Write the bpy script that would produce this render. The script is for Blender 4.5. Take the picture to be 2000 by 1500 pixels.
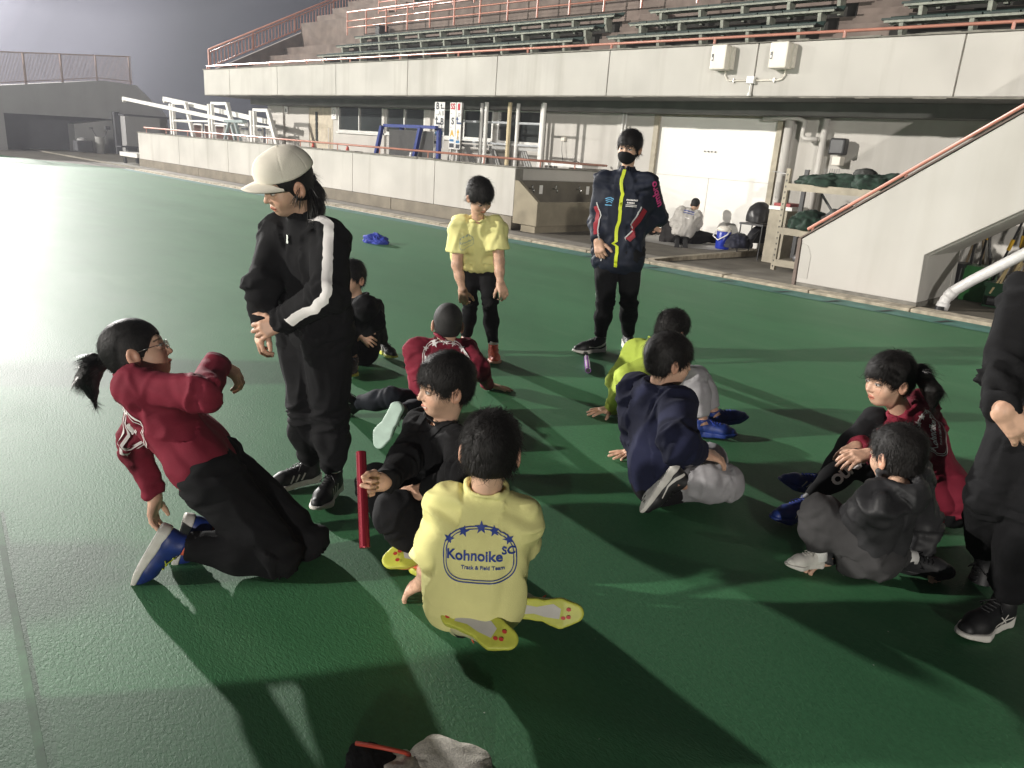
import bpy, bmesh, math, random
import numpy as np
from mathutils import Vector, Matrix
from mathutils.bvhtree import BVHTree

for o in list(bpy.data.objects):
    bpy.data.objects.remove(o, do_unlink=True)
random.seed(7)
RNG = np.random.default_rng(7)
scene = bpy.context.scene
COL = scene.collection

# ------------------------------------------------------------------ camera
cam_d = bpy.data.cameras.new('camera')
cam = bpy.data.objects.new('camera', cam_d)
COL.objects.link(cam)
CAM_R = np.array([[0.6992, -0.2560, 0.6675], [0.7117, 0.1621, -0.6835], [0.0668, 0.9530, 0.2955]])
u_, s_, vt_ = np.linalg.svd(CAM_R)
CAM_R = u_ @ vt_
M = Matrix.Identity(4)
for i in range(3):
    for j in range(3):
        M[i][j] = float(CAM_R[i, j])
M.translation = Vector((0, 0, 1.46))
cam.matrix_world = M
cam_d.sensor_fit = 'HORIZONTAL'
cam_d.sensor_width = 36.0
cam_d.lens = 1480.0 / 2000.0 * 36.0
cam_d.clip_start = 0.05
cam_d.clip_end = 600
scene.camera = cam
scene.render.resolution_x = 1024
scene.render.resolution_y = 768

# ------------------------------------------------------------------ view
scene.view_settings.view_transform = 'Standard'
scene.view_settings.look = 'None'
scene.view_settings.gamma = 1.0
scene.view_settings.exposure = 0.08
scene.view_settings.use_curve_mapping = False

# ------------------------------------------------------------------ night sky, lit by the floodlights' glow
world = bpy.data.worlds.new('World')
scene.world = world
world.use_nodes = True
nt = world.node_tree
nt.nodes.clear()
w_out = nt.nodes.new('ShaderNodeOutputWorld')
w_bg = nt.nodes.new('ShaderNodeBackground')
w_tc = nt.nodes.new('ShaderNodeTexCoord')
w_dot = nt.nodes.new('ShaderNodeVectorMath'); w_dot.operation = 'DOT_PRODUCT'
MAST = Vector((-0.968, 0.100, 0.165)).normalized()
w_dot.inputs[1].default_value = MAST
w_ramp = nt.nodes.new('ShaderNodeValToRGB')
w_ramp.color_ramp.interpolation = 'EASE'
els = w_ramp.color_ramp.elements
els[0].position = 0.86; els[0].color = (0.024, 0.026, 0.031, 1)
els[1].position = 1.0; els[1].color = (0.62, 0.60, 0.74, 1)
e = els.new(0.95); e.color = (0.042, 0.046, 0.060, 1)
e = els.new(0.985); e.color = (0.16, 0.16, 0.21, 1)
w_noise = nt.nodes.new('ShaderNodeTexNoise'); w_noise.inputs['Scale'].default_value = 2.5
w_mix = nt.nodes.new('ShaderNodeMixRGB'); w_mix.blend_type = 'MULTIPLY'; w_mix.inputs[0].default_value = 0.35
nt.links.new(w_tc.outputs['Generated'], w_dot.inputs[0])
nt.links.new(w_dot.outputs['Value'], w_ramp.inputs[0])
nt.links.new(w_tc.outputs['Generated'], w_noise.inputs['Vector'])
nt.links.new(w_ramp.outputs[0], w_mix.inputs[1])
nt.links.new(w_noise.outputs[0], w_mix.inputs[2])
nt.links.new(w_mix.outputs[0], w_bg.inputs[0])
w_bg.inputs[1].default_value = 1.0
nt.links.new(w_bg.outputs[0], w_out.inputs[0])

# ------------------------------------------------------------------ stadium floodlights on four masts, all out of frame
def flood(name, direction, dist, watts, color, radius):
    d = Vector(direction).normalized()
    l = bpy.data.lights.new(name, 'POINT')
    l.energy = watts
    l.color = color
    l.shadow_soft_size = radius
    o = bpy.data.objects.new(name, l)
    o.location = d * dist + Vector((0, 0, 1.46))
    COL.objects.link(o)
    return o
flood('floodlight_far_left', (-0.968, 0.110, 0.225), 110, 590000, (1.0, 0.97, 0.93), 1.1)
flood('floodlight_left', (-0.86, -0.42, 0.17), 80, 50000, (1.0, 0.96, 0.90), 0.7)
flood('floodlight_behind_left', (-0.56, -0.81, 0.28), 75, 280000, (1.0, 0.95, 0.88), 0.8)
flood('floodlight_behind_right', (0.66, -0.72, 0.10), 80, 125000, (1.0, 0.95, 0.88), 0.6)
# ------------------------------------------------------------------ helpers
def tag(o, label=None, cat=None, group=None, kind=None):
    if label: o['label'] = label
    if cat: o['category'] = cat
    if group: o['group'] = group
    if kind: o['kind'] = kind
    return o

def mat(name, color, rough=0.6, noise=0.12, nscale=8.0, bump=0.0, bscale=120.0, metal=0.0, spec=0.5, detail=3.0,
        sheen=0.0, stain=None, trans=0.0, attr=None):
    m = bpy.data.materials.get(name)
    if m: return m
    m = bpy.data.materials.new(name)
    m.use_nodes = True
    t = m.node_tree
    b = t.nodes['Principled BSDF']
    b.inputs['Roughness'].default_value = rough
    b.inputs['Metallic'].default_value = metal
    b.inputs['Specular IOR Level'].default_value = spec
    if trans: b.inputs['Transmission Weight'].default_value = trans
    if sheen: b.inputs['Sheen Weight'].default_value = sheen
    tc = t.nodes.new('ShaderNodeTexCoord')
    no = t.nodes.new('ShaderNodeTexNoise')
    no.inputs['Scale'].default_value = nscale
    no.inputs['Detail'].default_value = detail
    t.links.new(tc.outputs['Object'], no.inputs['Vector'])
    mr = t.nodes.new('ShaderNodeMapRange')
    mr.inputs['From Min'].default_value = 0.3
    mr.inputs['From Max'].default_value = 0.7
    mr.inputs['To Min'].default_value = 1 - noise
    mr.inputs['To Max'].default_value = 1 + noise
    t.links.new(no.outputs[0], mr.inputs[0])
    vm = t.nodes.new('ShaderNodeVectorMath'); vm.operation = 'SCALE'
    vm.inputs[0].default_value = color[:3]
    if attr:
        at = t.nodes.new('ShaderNodeAttribute'); at.attribute_name = attr
        t.links.new(at.outputs['Color'], vm.inputs[0])
    t.links.new(mr.outputs[0], vm.inputs['Scale'])
    last = vm.outputs[0]
    if stain:      # vertical run-off streaks: (colour, scale along, amount)
        sc, ss, amt = stain
        mp = t.nodes.new('ShaderNodeMapping')
        mp.inputs['Scale'].default_value = (ss, ss, ss * 0.06)
        t.links.new(tc.outputs['Object'], mp.inputs['Vector'])
        n2 = t.nodes.new('ShaderNodeTexNoise'); n2.inputs['Scale'].default_value = 1.0; n2.inputs['Detail'].default_value = 6
        n2.inputs['Roughness'].default_value = 0.65
        t.links.new(mp.outputs[0], n2.inputs['Vector'])
        r2 = t.nodes.new('ShaderNodeMapRange')
        r2.inputs['From Min'].default_value = 0.52; r2.inputs['From Max'].default_value = 0.74
        r2.inputs['To Max'].default_value = amt
        t.links.new(n2.outputs[0], r2.inputs[0])
        mx = t.nodes.new('ShaderNodeMixRGB')
        mx.inputs[2].default_value = (*sc, 1)
        t.links.new(r2.outputs[0], mx.inputs[0])
        t.links.new(last, mx.inputs[1])
        last = mx.outputs[0]
    t.links.new(last, b.inputs['Base Color'])
    if bump:
        bn = t.nodes.new('ShaderNodeTexNoise')
        bn.inputs['Scale'].default_value = bscale
        bn.inputs['Detail'].default_value = 4
        t.links.new(tc.outputs['Object'], bn.inputs['Vector'])
        bp = t.nodes.new('ShaderNodeBump')
        bp.inputs['Strength'].default_value = 1.0
        bp.inputs['Distance'].default_value = bump
        t.links.new(bn.outputs[0], bp.inputs['Height'])
        t.links.new(bp.outputs[0], b.inputs['Normal'])
    return m

def srgb(r, g, b):
    f = lambda c: (c / 255 / 12.92) if c / 255 <= 0.04045 else ((c / 255 + 0.055) / 1.055) ** 2.4
    return (f(r), f(g), f(b))

class MB:
    """collects simple shapes and links them as one mesh object"""
    def __init__(s): s.v = []; s.f = []
    def add(s, vs, fs):
        o = len(s.v); s.v += [tuple(map(float, v)) for v in vs]; s.f += [tuple(i + o for i in f) for f in fs]
    def box(s, x0, x1, y0, y1, z0, z1):
        s.add([(x0,y0,z0),(x1,y0,z0),(x1,y1,z0),(x0,y1,z0),(x0,y0,z1),(x1,y0,z1),(x1,y1,z1),(x0,y1,z1)],
              [(0,3,2,1),(4,5,6,7),(0,1,5,4),(1,2,6,5),(2,3,7,6),(3,0,4,7)])
    def prism(s, poly, axis, a, b):
        """poly: 2-D outline in the two other axes; extruded from a to b along axis (0,1,2)"""
        n = len(poly)
        def P(u, v, w):
            return (w, u, v) if axis == 0 else ((u, w, v) if axis == 1 else (u, v, w))
        vs = [P(u, v, a) for u, v in poly] + [P(u, v, b) for u, v in poly]
        fs = [tuple(range(n))[::-1], tuple(range(n, 2 * n))] + [(i, (i + 1) % n, n + (i + 1) % n, n + i) for i in range(n)]
        s.add(vs, fs)
    def bar(s, p, q, w, h, up=(0, 0, 1)):
        p = Vector(p); q = Vector(q); d = (q - p).normalized(); up = Vector(up)
        x = d.cross(up)
        if x.length < 1e-4: x = d.cross(Vector((1, 0, 0)))
        x.normalize(); y = x.cross(d)
        vs = []
        for c in (p, q):
            for a, b in ((-1,-1),(1,-1),(1,1),(-1,1)):
                vs.append(c + x * a * w / 2 + y * b * h / 2)
        s.add(vs, [(0,1,2,3),(7,6,5,4),(0,4,5,1),(1,5,6,2),(2,6,7,3),(3,7,4,0)])
    def tube(s, pts, r, n=8, caps=True, r2=None):
        pts = [Vector(p) for p in pts]; m = len(pts)
        rs = [r] * m if r2 is None else [r + (r2 - r) * i / (m - 1) for i in range(m)]
        ref = None; vs = []
        for i, p in enumerate(pts):
            d = (pts[min(i + 1, m - 1)] - pts[max(i - 1, 0)]).normalized()
            if ref is None:
                ref = d.cross(Vector((0, 0, 1)))
                if ref.length < 1e-3: ref = d.cross(Vector((1, 0, 0)))
            x = (ref - d * ref.dot(d)).normalized(); y = d.cross(x); ref = x
            for k in range(n):
                a = 2 * math.pi * k / n
                vs.append(p + x * math.cos(a) * rs[i] + y * math.sin(a) * rs[i])
        fs = []
        for i in range(m - 1):
            for k in range(n):
                fs.append((i*n+k, i*n+(k+1)%n, (i+1)*n+(k+1)%n, (i+1)*n+k))
        if caps:
            fs.append(tuple(range(n))[::-1]); fs.append(tuple((m-1)*n+k for k in range(n)))
        s.add(vs, fs)
    def lathe(s, c, prof, n=20):
        c = Vector(c); vs = []; fs = []
        for r, z in prof:
            for k in range(n):
                a = 2 * math.pi * k / n
                vs.append((c.x + r * math.cos(a), c.y + r * math.sin(a), c.z + z))
        m = len(prof)
        for i in range(m - 1):
            for k in range(n):
                fs.append((i*n+k, i*n+(k+1)%n, (i+1)*n+(k+1)%n, (i+1)*n+k))
        fs.append(tuple(range(n))[::-1]); fs.append(tuple((m-1)*n+k for k in range(n)))
        s.add(vs, fs)
    def build(s, name, m, parent=None, smooth=False, origin=None, bevel=0.0, kind=None):
        me = bpy.data.meshes.new(name)
        org = Vector(origin) if origin is not None else (Vector(parent['org']) if parent is not None and 'org' in parent else Vector((0,0,0)))
        me.from_pydata([tuple(Vector(v) - org) for v in s.v], [], s.f)
        me.materials.append(m)
        if smooth:
            me.shade_smooth()
        o = bpy.data.objects.new(name, me)
        COL.objects.link(o)
        if parent is not None:
            o.parent = parent
            po = Vector(parent['org']) if 'org' in parent else Vector((0,0,0))
            o.location = org - po
        else:
            o.location = org
        o['org'] = tuple(org)
        if bevel:
            bv = o.modifiers.new('bevel', 'BEVEL'); bv.width = bevel; bv.segments = 2; bv.limit_method = 'ANGLE'
        if kind: o['kind'] = kind
        return o

def empty(name, loc, label, cat, group=None):
    o = bpy.data.objects.new(name, None)
    o.empty_display_size = 0.2
    COL.objects.link(o); o.location = loc; o['org'] = tuple(Vector(loc))
    return tag(o, label, cat, group)

def np_mesh(name, V, F, m, parent=None, origin=(0,0,0), smooth=True, colors=None):
    me = bpy.data.meshes.new(name)
    V = np.asarray(V, dtype=np.float32) - np.asarray(origin, dtype=np.float32)
    F = np.asarray(F, dtype=np.int32)
    k = F.shape[1]
    me.vertices.add(len(V)); me.vertices.foreach_set('co', V.ravel())
    me.loops.add(F.size); me.loops.foreach_set('vertex_index', F.ravel())
    me.polygons.add(len(F)); me.polygons.foreach_set('loop_start', np.arange(0, F.size, k, dtype=np.int32))
    me.update(calc_edges=True); me.validate()
    if smooth: me.shade_smooth()
    if colors is not None:
        a = me.color_attributes.new('Col', 'FLOAT_COLOR', 'POINT')
        c4 = np.ones((len(V), 4), dtype=np.float32); c4[:, :3] = colors
        a.data.foreach_set('color', c4.ravel())
    me.materials.append(m)
    o = bpy.data.objects.new(name, me)
    COL.objects.link(o)
    if parent is not None:
        o.parent = parent
    else:
        o.location = origin
    o['org'] = tuple(float(x) for x in origin)
    return o
# ------------------------------------------------------------------ materials of the place
m_wall = mat('painted_concrete', (0.50, 0.48, 0.445), 0.75, 0.11, 0.9, 0.0006, 60, stain=((0.24, 0.22, 0.18), 1.8, 0.42))
m_wall2 = mat('painted_concrete_clean', (0.50, 0.48, 0.445), 0.75, 0.08, 1.0, 0.0005, 60, stain=((0.28, 0.26, 0.22), 1.5, 0.3))
m_stair = mat('stair_wall_paint', (0.53, 0.51, 0.475), 0.7, 0.07, 1.1, 0.0006, 60, stain=((0.34, 0.31, 0.26), 1.3, 0.28))
m_plinth = mat('bare_concrete_brown', (0.21, 0.185, 0.145), 0.85, 0.18, 3.0, 0.001, 50)
m_cap = mat('weathered_concrete', (0.20, 0.19, 0.165), 0.9, 0.3, 6.0, 0.002, 30)
m_apron = mat('apron_concrete', (0.16, 0.145, 0.118), 0.85, 0.25, 2.2, 0.0015, 40)
m_kerb = mat('kerb_concrete', (0.36, 0.315, 0.24), 0.85, 0.35, 9.0, 0.002, 30)
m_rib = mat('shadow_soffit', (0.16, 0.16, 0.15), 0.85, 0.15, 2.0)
m_rail = mat('salmon_rail_paint', (0.52, 0.235, 0.175), 0.35, 0.12, 5.0)
m_raw = mat('stand_step_concrete', (0.165, 0.130, 0.112), 0.9, 0.25, 2.5, 0.001, 30, stain=((0.10, 0.08, 0.07), 2.0, 0.5))
m_bench = mat('green_seat_plastic', (0.008, 0.024, 0.019), 0.6, 0.35, 6.0)
m_brk = mat('galvanised_bracket', (0.27, 0.285, 0.24), 0.7, 0.3, 12.0)
m_alu = mat('aluminium_frame', (0.62, 0.61, 0.58), 0.4, 0.05, 5.0, metal=0.3)
m_glass = mat('dark_window_glass', (0.035, 0.04, 0.04), 0.12, 0.3, 1.0, spec=0.6)
m_white = mat('white_steel_paint', (0.80, 0.79, 0.76), 0.35, 0.05, 4.0)
m_door = mat('white_door_paint', (0.78, 0.765, 0.72), 0.4, 0.04, 1.5, stain=((0.5, 0.47, 0.42), 1.2, 0.25))
m_dark = mat('dark_steel', (0.03, 0.03, 0.032), 0.4, 0.2, 5.0)
m_grey = mat('grey_steel', (0.35, 0.35, 0.34), 0.45, 0.1, 5.0)
m_beige = mat('beige_steel', (0.38, 0.34, 0.26), 0.6, 0.18, 6.0)
m_plastic = mat('cream_plastic', (0.74, 0.70, 0.62), 0.5, 0.05, 5.0)
m_pvc = mat('white_pvc', (0.66, 0.65, 0.64), 0.45, 0.12, 6.0)
m_blue = mat('blue_goal_paint', (0.012, 0.03, 0.20), 0.35, 0.1, 5.0)
m_orange = mat('cone_orange', (0.55, 0.07, 0.04), 0.5, 0.05)

# ------------------------------------------------------------------ running track (rubber sheet with a rough waffle relief)
def track_mat():
    m = bpy.data.materials.new('green_track_rubber'); m.use_nodes = True
    t = m.node_tree; b = t.nodes['Principled BSDF']
    b.inputs['Roughness'].default_value = 0.58
    b.inputs['Specular IOR Level'].default_value = 0.38
    tc = t.nodes.new('ShaderNodeTexCoord')
    n1 = t.nodes.new('ShaderNodeTexNoise'); n1.inputs['Scale'].default_value = 0.7; n1.inputs['Detail'].default_value = 5
    mp = t.nodes.new('ShaderNodeMapping'); mp.inputs['Scale'].default_value = (0.35, 1.4, 1)
    t.links.new(tc.outputs['Object'], mp.inputs[0]); t.links.new(mp.outputs[0], n1.inputs['Vector'])
    r1 = t.nodes.new('ShaderNodeValToRGB')
    r1.color_ramp.elements[0].position = 0.3; r1.color_ramp.elements[0].color = (0.034, 0.134, 0.054, 1)
    r1.color_ramp.elements[1].position = 0.72; r1.color_ramp.elements[1].color = (0.047, 0.172, 0.072, 1)
    t.links.new(n1.outputs[0], r1.inputs[0])
    n2 = t.nodes.new('ShaderNodeTexNoise'); n2.inputs['Scale'].default_value = 55; n2.inputs['Detail'].default_value = 5; n2.inputs['Roughness'].default_value = 0.7
    t.links.new(tc.outputs['Object'], n2.inputs['Vector'])
    mx = t.nodes.new('ShaderNodeMixRGB'); mx.blend_type = 'OVERLAY'; mx.inputs[0].default_value = 0.38
    t.links.new(r1.outputs[0], mx.inputs[1]); t.links.new(n2.outputs[0], mx.inputs[2])
    # small pale specks of grit
    vo = t.nodes.new('ShaderNodeTexVoronoi'); vo.inputs['Scale'].default_value = 9
    t.links.new(tc.outputs['Object'], vo.inputs['Vector'])
    lt = t.nodes.new('ShaderNodeMath'); lt.operation = 'LESS_THAN'; lt.inputs[1].default_value = 0.022
    t.links.new(vo.outputs['Distance'], lt.inputs[0])
    m2 = t.nodes.new('ShaderNodeMixRGB'); m2.inputs[2].default_value = (0.35, 0.42, 0.34, 1)
    t.links.new(lt.outputs[0], m2.inputs[0]); t.links.new(mx.outputs[0], m2.inputs[1])
    n5 = t.nodes.new('ShaderNodeTexNoise'); n5.inputs['Scale'].default_value = 1.0; n5.inputs['Detail'].default_value = 7; n5.inputs['Roughness'].default_value = 0.62
    mp5 = t.nodes.new('ShaderNodeMapping'); mp5.inputs['Scale'].default_value = (0.9, 2.6, 1); mp5.inputs['Rotation'].default_value = (0, 0, 0.25)
    t.links.new(tc.outputs['Object'], mp5.inputs[0]); t.links.new(mp5.outputs[0], n5.inputs['Vector'])
    r5 = t.nodes.new('ShaderNodeMapRange'); r5.inputs['From Min'].default_value = 0.54; r5.inputs['From Max'].default_value = 0.78; r5.inputs['To Max'].default_value = 0.38
    t.links.new(n5.outputs[0], r5.inputs[0])
    m3 = t.nodes.new('ShaderNodeMixRGB'); m3.inputs[2].default_value = (0.095, 0.22, 0.11, 1)
    t.links.new(r5.outputs[0], m3.inputs[0]); t.links.new(m2.outputs[0], m3.inputs[1])
    r6 = t.nodes.new('ShaderNodeMapRange'); r6.inputs['From Min'].default_value = 0.46; r6.inputs['From Max'].default_value = 0.25; r6.inputs['To Max'].default_value = 0.5
    t.links.new(n5.outputs[0], r6.inputs[0])
    m4 = t.nodes.new('ShaderNodeMixRGB'); m4.inputs[2].default_value = (0.024, 0.105, 0.042, 1)
    t.links.new(r6.outputs[0], m4.inputs[0]); t.links.new(m3.outputs[0], m4.inputs[1])
    t.links.new(m4.outputs[0], b.inputs['Base Color'])
    # relief: stretched worm-like ridges plus grain
    mp2 = t.nodes.new('ShaderNodeMapping'); mp2.inputs['Rotation'].default_value = (0, 0, 0.5); mp2.inputs['Scale'].default_value = (60, 130, 60)
    t.links.new(tc.outputs['Object'], mp2.inputs[0])
    n3 = t.nodes.new('ShaderNodeTexNoise'); n3.inputs['Scale'].default_value = 1; n3.inputs['Detail'].default_value = 3; n3.inputs['Distortion'].default_value = 0.8
    t.links.new(mp2.outputs[0], n3.inputs['Vector'])
    n4 = t.nodes.new('ShaderNodeTexNoise'); n4.inputs['Scale'].default_value = 1.6
    t.links.new(tc.outputs['Object'], n4.inputs['Vector'])
    mu = t.nodes.new('ShaderNodeMath'); mu.operation = 'MULTIPLY'
    t.links.new(n3.outputs[0], mu.inputs[0]); t.links.new(n4.outputs[0], mu.inputs[1])
    bp = t.nodes.new('ShaderNodeBump'); bp.inputs['Distance'].default_value = 0.0030
    t.links.new(mu.outputs[0], bp.inputs['Height']); t.links.new(bp.outputs[0], b.inputs['Normal'])
    rr = t.nodes.new('ShaderNodeMapRange'); rr.inputs['To Min'].default_value = 0.52; rr.inputs['To Max'].default_value = 0.70
    t.links.new(n1.outputs[0], rr.inputs[0]); t.links.new(rr.outputs[0], b.inputs['Roughness'])
    return m

def slab(name, x0, x1, y0, y1, z, m, th=0.5, kind='structure', parent=None, bevel=0):
    b = MB(); b.box(x0, x1, y0, y1, z - th, z)
    return b.build(name, m, parent, kind=kind, bevel=bevel)
EDGE = 9.22
b = MB(); b.prism([(-300,-200),(200,-200),(200,EDGE),(-26.8,EDGE),(-31,7.6),(-38.3,6.0),(-300,-40)], 2, -0.6, 0.0)
b.build('running_track', track_mat(), kind='structure')
# ground beyond and around, reaching the horizon
b = MB(); b.box(-400, 400, -400, 400, -1.0, -0.65); b.build('ground', mat('dark_earth', (0.05, 0.05, 0.045), 0.95), kind='structure')
# painted lane lines, worn
def line(name, p, q, w, z, m):
    p = Vector((*p, 0)); q = Vector((*q, 0)); n = (q - p).normalized().cross(Vector((0,0,1))) * w / 2
    k = MB(); k.add([(p-n)[:2]+(z,), (p+n)[:2]+(z,), (q+n)[:2]+(z,), (q-n)[:2]+(z,)], [(0,1,2,3)])
    o = k.build(name, m, kind='structure'); return o
m_line = mat('worn_lane_paint', (0.050, 0.145, 0.066), 0.7, 0.4, 14.0)
m_edgeline = mat('white_edge_paint', (0.62, 0.60, 0.54), 0.6, 0.22, 9.0)
m_teal = mat('teal_edge_rubber', (0.052, 0.165, 0.135), 0.65, 0.25, 6.0, 0.002, 60)
line('lane_line', (-3.2, 0.50), (-1.55, 0.26), 0.020, 0.0045, m_line)
line('edge_line', (-27.3, 9.13), (-10.4, 9.13), 0.08, 0.008, m_edgeline)
line('teal_border', (-26.9, 8.99), (4, 8.99), 0.40, 0.004, m_teal)
# black dashes where the teal strips are joined
k = MB()
for x in (-7.3, -6.2, -5.05, -4.25, -3.62, -3.02, -2.42, -1.85):
    k.add([(x-0.02,8.80,0.009),(x+0.06,8.86,0.009),(x+0.10,9.02,0.009),(x+0.14,9.10,0.009),(x+0.06,9.04,0.009),(x+0.02,8.88,0.009)], [(0,1,2,3,4,5)])
k.build('border_seams', mat('black_rubber', (0.02,0.02,0.02), 0.8), kind='structure')
# kerb of cast blocks
kx = -26.8; i = 0
while kx < 5:
    L = 1.2
    b = MB(); b.box(kx + 0.006, kx + L - 0.006, EDGE + 0.01, EDGE + 0.27, -0.4, 0.035 + 0.004 * math.sin(i * 2.3))
    o = b.build('kerb_block', m_kerb, kind='structure', bevel=0.012)
    kx += L; i += 1
slab('gutter', -26.8, 6, EDGE + 0.27, EDGE + 0.40, -0.05, m_cap)
slab('apron', -60, -6.72, EDGE + 0.40, 40, 0.02, m_apron)
slab('apron', -60, -26.8, 6.0, EDGE + 0.40, -0.02, m_apron)
b = MB(); b.add([(-6.72, EDGE+0.40, -0.02), (8, EDGE+0.40, -0.02), (8, 16, -0.13), (-6.72, 16, -0.13)], [(0,1,2,3)]); b.build('lower_apron', m_apron, kind='structure')
b = MB(); b.box(-6.72, -6.60, EDGE + 0.42, 12.98, -0.2, 0.025); b.build('apron_step', m_kerb, kind='structure')
# strip of drain stones along the far-left edge
slab('far_path', -70, -27.0, 9.6, 14.5, 0.03, mat('far_path_concrete', (0.20,0.185,0.15), 0.8, 0.2, 1.0))

# ------------------------------------------------------------------ retaining wall with plinth, panels and rail
rw = empty('retaining_wall', (-18, 10.15, 0), 'pale concrete retaining wall with brown plinth and salmon rail along the track', 'wall')
joints = [-28.9, -25.43, -21.95, -18.75, -15.54, -12.54, -10.2]
for a, c in zip(joints[:-1], joints[1:]):
    b = MB(); b.box(a + 0.008, c - 0.008, 10.15, 10.35, 0.27, 1.13); b.build('panel', m_wall, rw, bevel=0.006)
b = MB(); b.box(-28.9, -10.2, 10.165, 10.35, 0.27, 1.12); b.box(-28.88,-10.22,10.22,10.34,0.2,1.1); b.build('core', m_cap, rw)
pj = [-28.9, -24.0, -19.2, -14.0, -10.2]
for a, c in zip(pj[:-1], pj[1:]):
    b = MB(); b.box(a + 0.01, c - 0.01, 10.13, 10.36, -0.1, 0.265); b.build('plinth', m_plinth, rw, bevel=0.006)
b = MB()
x = -28.93
while x < -10.2:
    w = random.uniform(0.25, 0.6); b.box(x, min(x + w, -10.17), 10.135 + random.uniform(-.01, .01), 10.38, 1.132, 1.165 + random.uniform(-0.01, 0.008)); x += w
b.box(-10.42, -10.17, 10.38, 12.98, 1.132, 1.162)
b.build('coping', m_cap, rw)
# return wall beside the wash basin, faces right
b = MB(); b.box(-10.40, -10.20, 10.352, 12.98, 0.93, 1.13); b.box(-10.40, -10.24, 10.352, 12.98, -0.1, 0.928); b.build('return_wall', m_wall2, rw)
b = MB(); b.tube([(-28.6, 10.27, 1.32), (-10.30, 10.27, 1.29), (-10.30, 12.9, 1.26)], 0.022, 8); b.build('handrail', m_rail, rw, smooth=True)
x = -28.4
while x < -10.3:
    b = MB(); b.tube([(x, 10.27, 1.12), (x, 10.27, 1.31)], 0.013, 6, False); b.build('rail_post', m_rail, rw); x += 1.72
for y in (10.9, 11.9):
    b = MB(); b.tube([(-10.30, y, 1.12), (-10.30, y, 1.27)], 0.013, 6, False); b.build('rail_post', m_rail, rw)
# terrace behind
slab('terrace', -29.0, -10.45, 10.38, 13.0, 0.72, m_apron, th=0.8)

# ------------------------------------------------------------------ wash basin
wb = empty('wash_basin', (-9.9, 10.2, 0), 'long brown concrete wash basin with slanted end panel and taps beside the corner', 'wash basin')
m_bas = mat('basin_concrete', (0.27, 0.235, 0.17), 0.8, 0.15, 4.0, 0.001, 40)
m_bas_d = mat('basin_tiles_dark', (0.14, 0.125, 0.095), 0.8, 0.15, 4.0)
b = MB(); b.prism([(-10.19, 0.15), (-9.58, 0.15), (-9.58, 0.58), (-10.10, 0.92), (-10.19, 0.92)], 1, 10.14, 10.22); b.build('end_panel', m_bas, wb, bevel=0.006)
b = MB(); b.box(-9.66, -9.58, 10.222, 12.98, 0.15, 0.58); b.build('front_panel', m_bas, wb, bevel=0.006)
b = MB(); b.box(-10.22, -9.67, 10.222, 12.98, 0.15, 0.30); b.build('trough', m_bas_d, wb)
b = MB(); b.box(-10.235, -10.205, 10.222, 12.98, 0.302, 0.92); b.build('splashback', m_bas_d, wb)
b = MB(); b.box(-10.02, -9.66, 10.20, 12.9, -0.05, 0.148); b.build('pedestal', m_bas, wb)
m_chrome = mat('chrome', (0.7,0.7,0.68), 0.15, 0.0, metal=1.0)
for i, y in enumerate((10.55, 11.2, 11.9, 12.5)):
    b = MB(); b.tube([(-10.205,y,0.78),(-10.12,y,0.78),(-10.09,y,0.76),(-10.09,y,0.72)], 0.014, 8); b.tube([(-10.13,y,0.79),(-10.13,y,0.83)],0.012,6)
    b.box(-10.155,-10.105,y-0.006,y+0.006,0.83,0.84)
    b.build('tap', m_chrome, wb, smooth=True)
for y in (10.82, 12.2):
    b = MB(); b.box(-10.204,-10.199,y,y+0.09,0.68,0.84); b.build('notice', m_white, wb)

# ------------------------------------------------------------------ grandstand
gs = empty('grandstand', (-12, 12, 0), 'concrete grandstand with pale parapet, salmon railings and rows of green benches', 'grandstand')
PX = [-26.42, -24.54, -21.5, -18.4, -15.33, -12.3, -9.36, -6.45, -3.55, -0.6, 2.4, 5.4]
for a, c in zip(PX[:-1], PX[1:]):
    b = MB(); b.box(a + 0.010, c - 0.010, 11.5, 11.68, 2.50, 3.26); b.build('parapet_panel', m_wall, gs, bevel=0.008)
b = MB(); b.box(-26.42, 5.4, 11.52, 11.70, 2.49, 3.25); b.box(-26.42, -26.25, 11.72, 18.5, 2.49, 3.25)
b.build('parapet_core', m_cap, gs)
b = MB(); b2 = MB(); x = -26.42
while x < 5.4:
    w = random.uniform(0.1, 0.5)
    b.box(x, x + w + 0.001, 11.488, 11.52, 2.478 + random.uniform(-.008, .006), 2.497); b2.box(x, x+w+0.001, 11.47, 11.75, 3.262, 3.285 + random.uniform(-.012,.006)); x += w
b.build('drip_edge', m_cap, gs); b2.build('parapet_coping', m_cap, gs)
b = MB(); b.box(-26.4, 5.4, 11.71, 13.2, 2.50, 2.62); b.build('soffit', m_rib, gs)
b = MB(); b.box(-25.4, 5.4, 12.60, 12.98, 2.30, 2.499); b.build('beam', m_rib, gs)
b = MB(); b.box(-26.4, 5.4, 11.72, 12.4, 2.63, 3.18); b.build('walkway', m_raw, gs)
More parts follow.
